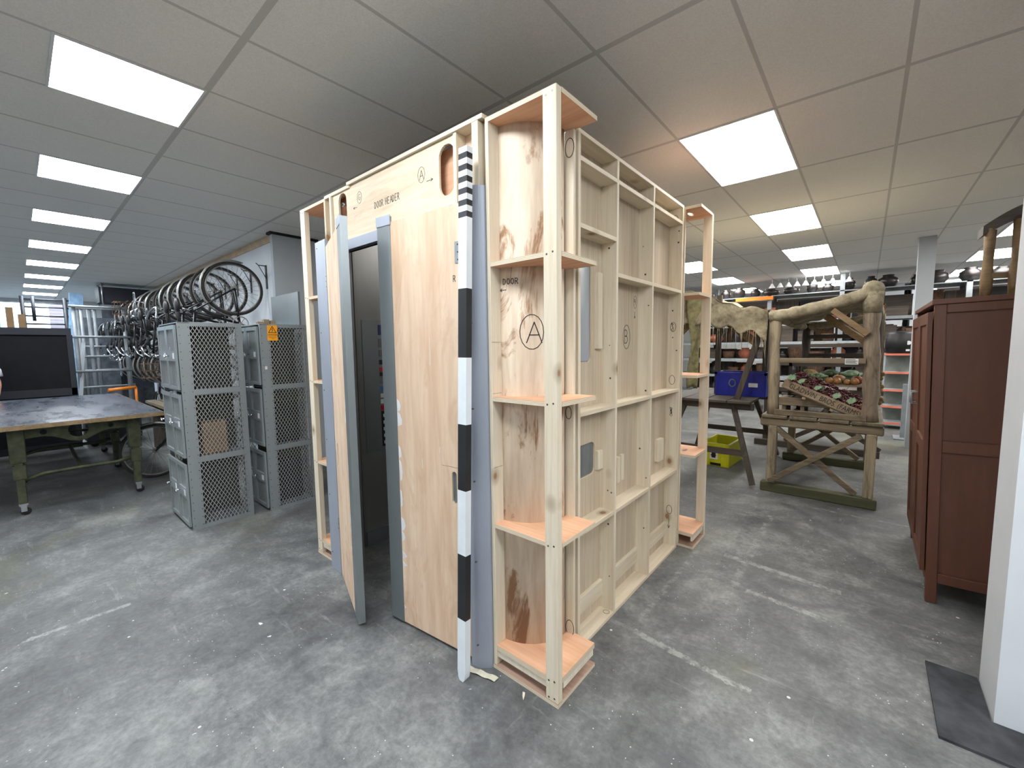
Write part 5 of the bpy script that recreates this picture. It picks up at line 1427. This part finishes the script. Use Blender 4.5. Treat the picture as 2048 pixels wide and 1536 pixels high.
for z, nmz in levels.items():
    x = -3.0 if z < 2 else -3.2
    while x < 2.6:
        ty = rnd.choice(types[:4] if z < 2.6 else types[1:2]); w = rnd.uniform(.10, .2); h = min(rnd.uniform(.16, .32), {.37: .33, .82: .28, 1.22: .28, 1.62: .38, 2.11: .42, 2.70: .26}[z]); y = 11.72
        if ty[0] in ('wooden_box', 'cardboard_box'):
            mb = MB().box(x-w, x+w, y-.15, y+.15, z, z+h); mb.box(x-w-.005, x+w+.005, y-.155, y+.155, z+h-.03, z+h)
        elif ty[0] == 'wicker_basket':
            mb = MB().lathe([(0, z), (w*.8, z), (w*.95, z+h*.5), (w*1.05, z+h*.96), (w*1.0, z+h), (w*.85, z+h*.9), (w*.7, z+.03), (0, z+.03)], (x, y, 0), 18)
        else:
            mb = MB().lathe([(0, z), (w*.6, z), (w*.95, z+h*.4), (w*.9, z+h*.7), (w*.5, z+h*.88), (w*.6, z+h), (w*.45, z+h), (w*.4, z+h*.8), (0, z+h*.5)], (x, y, 0), 18)
        tag(mb.build(ty[0], ty[1]), '%s on the %s shelf of the rear racking' % (ty[2], nmz), ty[3], '%s on the %s racking shelf' % (ty[2], nmz))
        x += 2*w+rnd.uniform(.03, .12)
for z, nmz in levels.items():
    if z > 2.6: continue
    x = -3.6
    while x < 2.8:
        w = rnd.uniform(.16, .30); h = rnd.uniform(.7, 1)*{.37: .36, .82: .3, 1.22: .3, 1.62: .4, 2.11: .5}[z]; mt = rnd.choice(('dark_wood_x', 'black_frame', 'wicker', 'dark_wood_z'))
        tag(MB().box(x, x+2*w, 11.98, 12.3, z, z+h).box(x-.004, x+2*w+.004, 11.976, 12.304, z+h-.03, z+h).build('storage_box', mt), 'dark storage box at the back of the %s shelf of the rear racking' % nmz, 'box', 'dark boxes on the %s racking shelf' % nmz)
        x += 2*w+rnd.uniform(.01, .05)
# white blobs added as the reflections on dark objects atop the racking
for k in range(9):
    x = -1.75+.16*k if k < 8 else -.35
    tag(MB().lathe([(.02, 2.96), (.03, 2.93), (.065, 2.87), (.07, 2.855), (.065, 2.855), (.02, 2.93)], (x, 11.45, 0), 16).tube([(x, 11.45, 2.95), (x, 11.45, 3.07)], .004, 5).build('reflection_blob', 'white_chip'), 'added white reflection blob hanging under ceiling before the rear racking', 'reflection blob', 'white reflection blobs by the racking')
struct(box(-3.2, 3.2, 13.4, 13.5, 2.78, 2.86).build('trim_7', 'dark_wood_x'))
struct(box(-6.2, 6.0, 15.12, 15.2, 2.62, 2.9).build('trim_8', 'dark_wood_x'))
# fluorescent tubes at the far right
for k in range(3):
    t = thing('tube_light', 'fluorescent tube light, %s from the left above the far right racking' % (ORD[k] if k else 'first'), 'tube light', (1.4+1.25*k, 14.4, ZC), 'fluorescent tubes at far right')
    MB().tube([(.9+1.25*k, 14.4, 3.0), (2.05+1.25*k, 14.4, 3.0)], .02, 10).build('tube', 'tube', t)
    box(.88+1.25*k, 2.07+1.25*k, 14.37, 14.43, 3.02, 3.07).build('housing', 'lamp_frame', t)
# cupboard and picture frame on the rear wall between racking and white piers
CB = thing('wall_cupboard', 'grey wall cupboard hanging high on the rear wall left of the white piers', 'cupboard', (-.1, 15.0, 1.9))
box(-.45, .05, 14.9, 15.2, 2.1, 2.55).build('body', 'unit_back', CB); box(-.44, -.1, 14.88, 14.9, 2.12, 2.53).build('door', 'unit_back', CB)
PF = thing('picture_frame', 'brown wooden picture frame with straw hanging on the rear wall under the cupboard', 'picture frame', (-.1, 15.05, 1.5))
box(-.55, .25, 15.02, 15.2, 1.55, 2.0).build('back_board', 'straw', PF)
q = MB(); q.box(-.6, .3, 14.95, 15.02, 1.95, 2.03).box(-.6, .3, 14.95, 15.02, 1.5, 1.57).box(-.6, -.53, 14.95, 15.02, 1.57, 1.95).box(.23, .3, 14.95, 15.02, 1.57, 1.95); q.build('frame', 'dark_wood_x', PF)
tag(MB().beam((.62, 9.3, 0), (.62, 9.3, .9), .28, .05, upv=(0, 1, 0)).box(.40, .85, 9.1, 9.5, 0, .02).build('sign_stand', 'galv'), 'grey metal plate stand on the floor behind the slim column', 'stand')

# tidy helper properties
for o in bpy.data.objects:
    if '_o' in o.keys(): del o['_o']
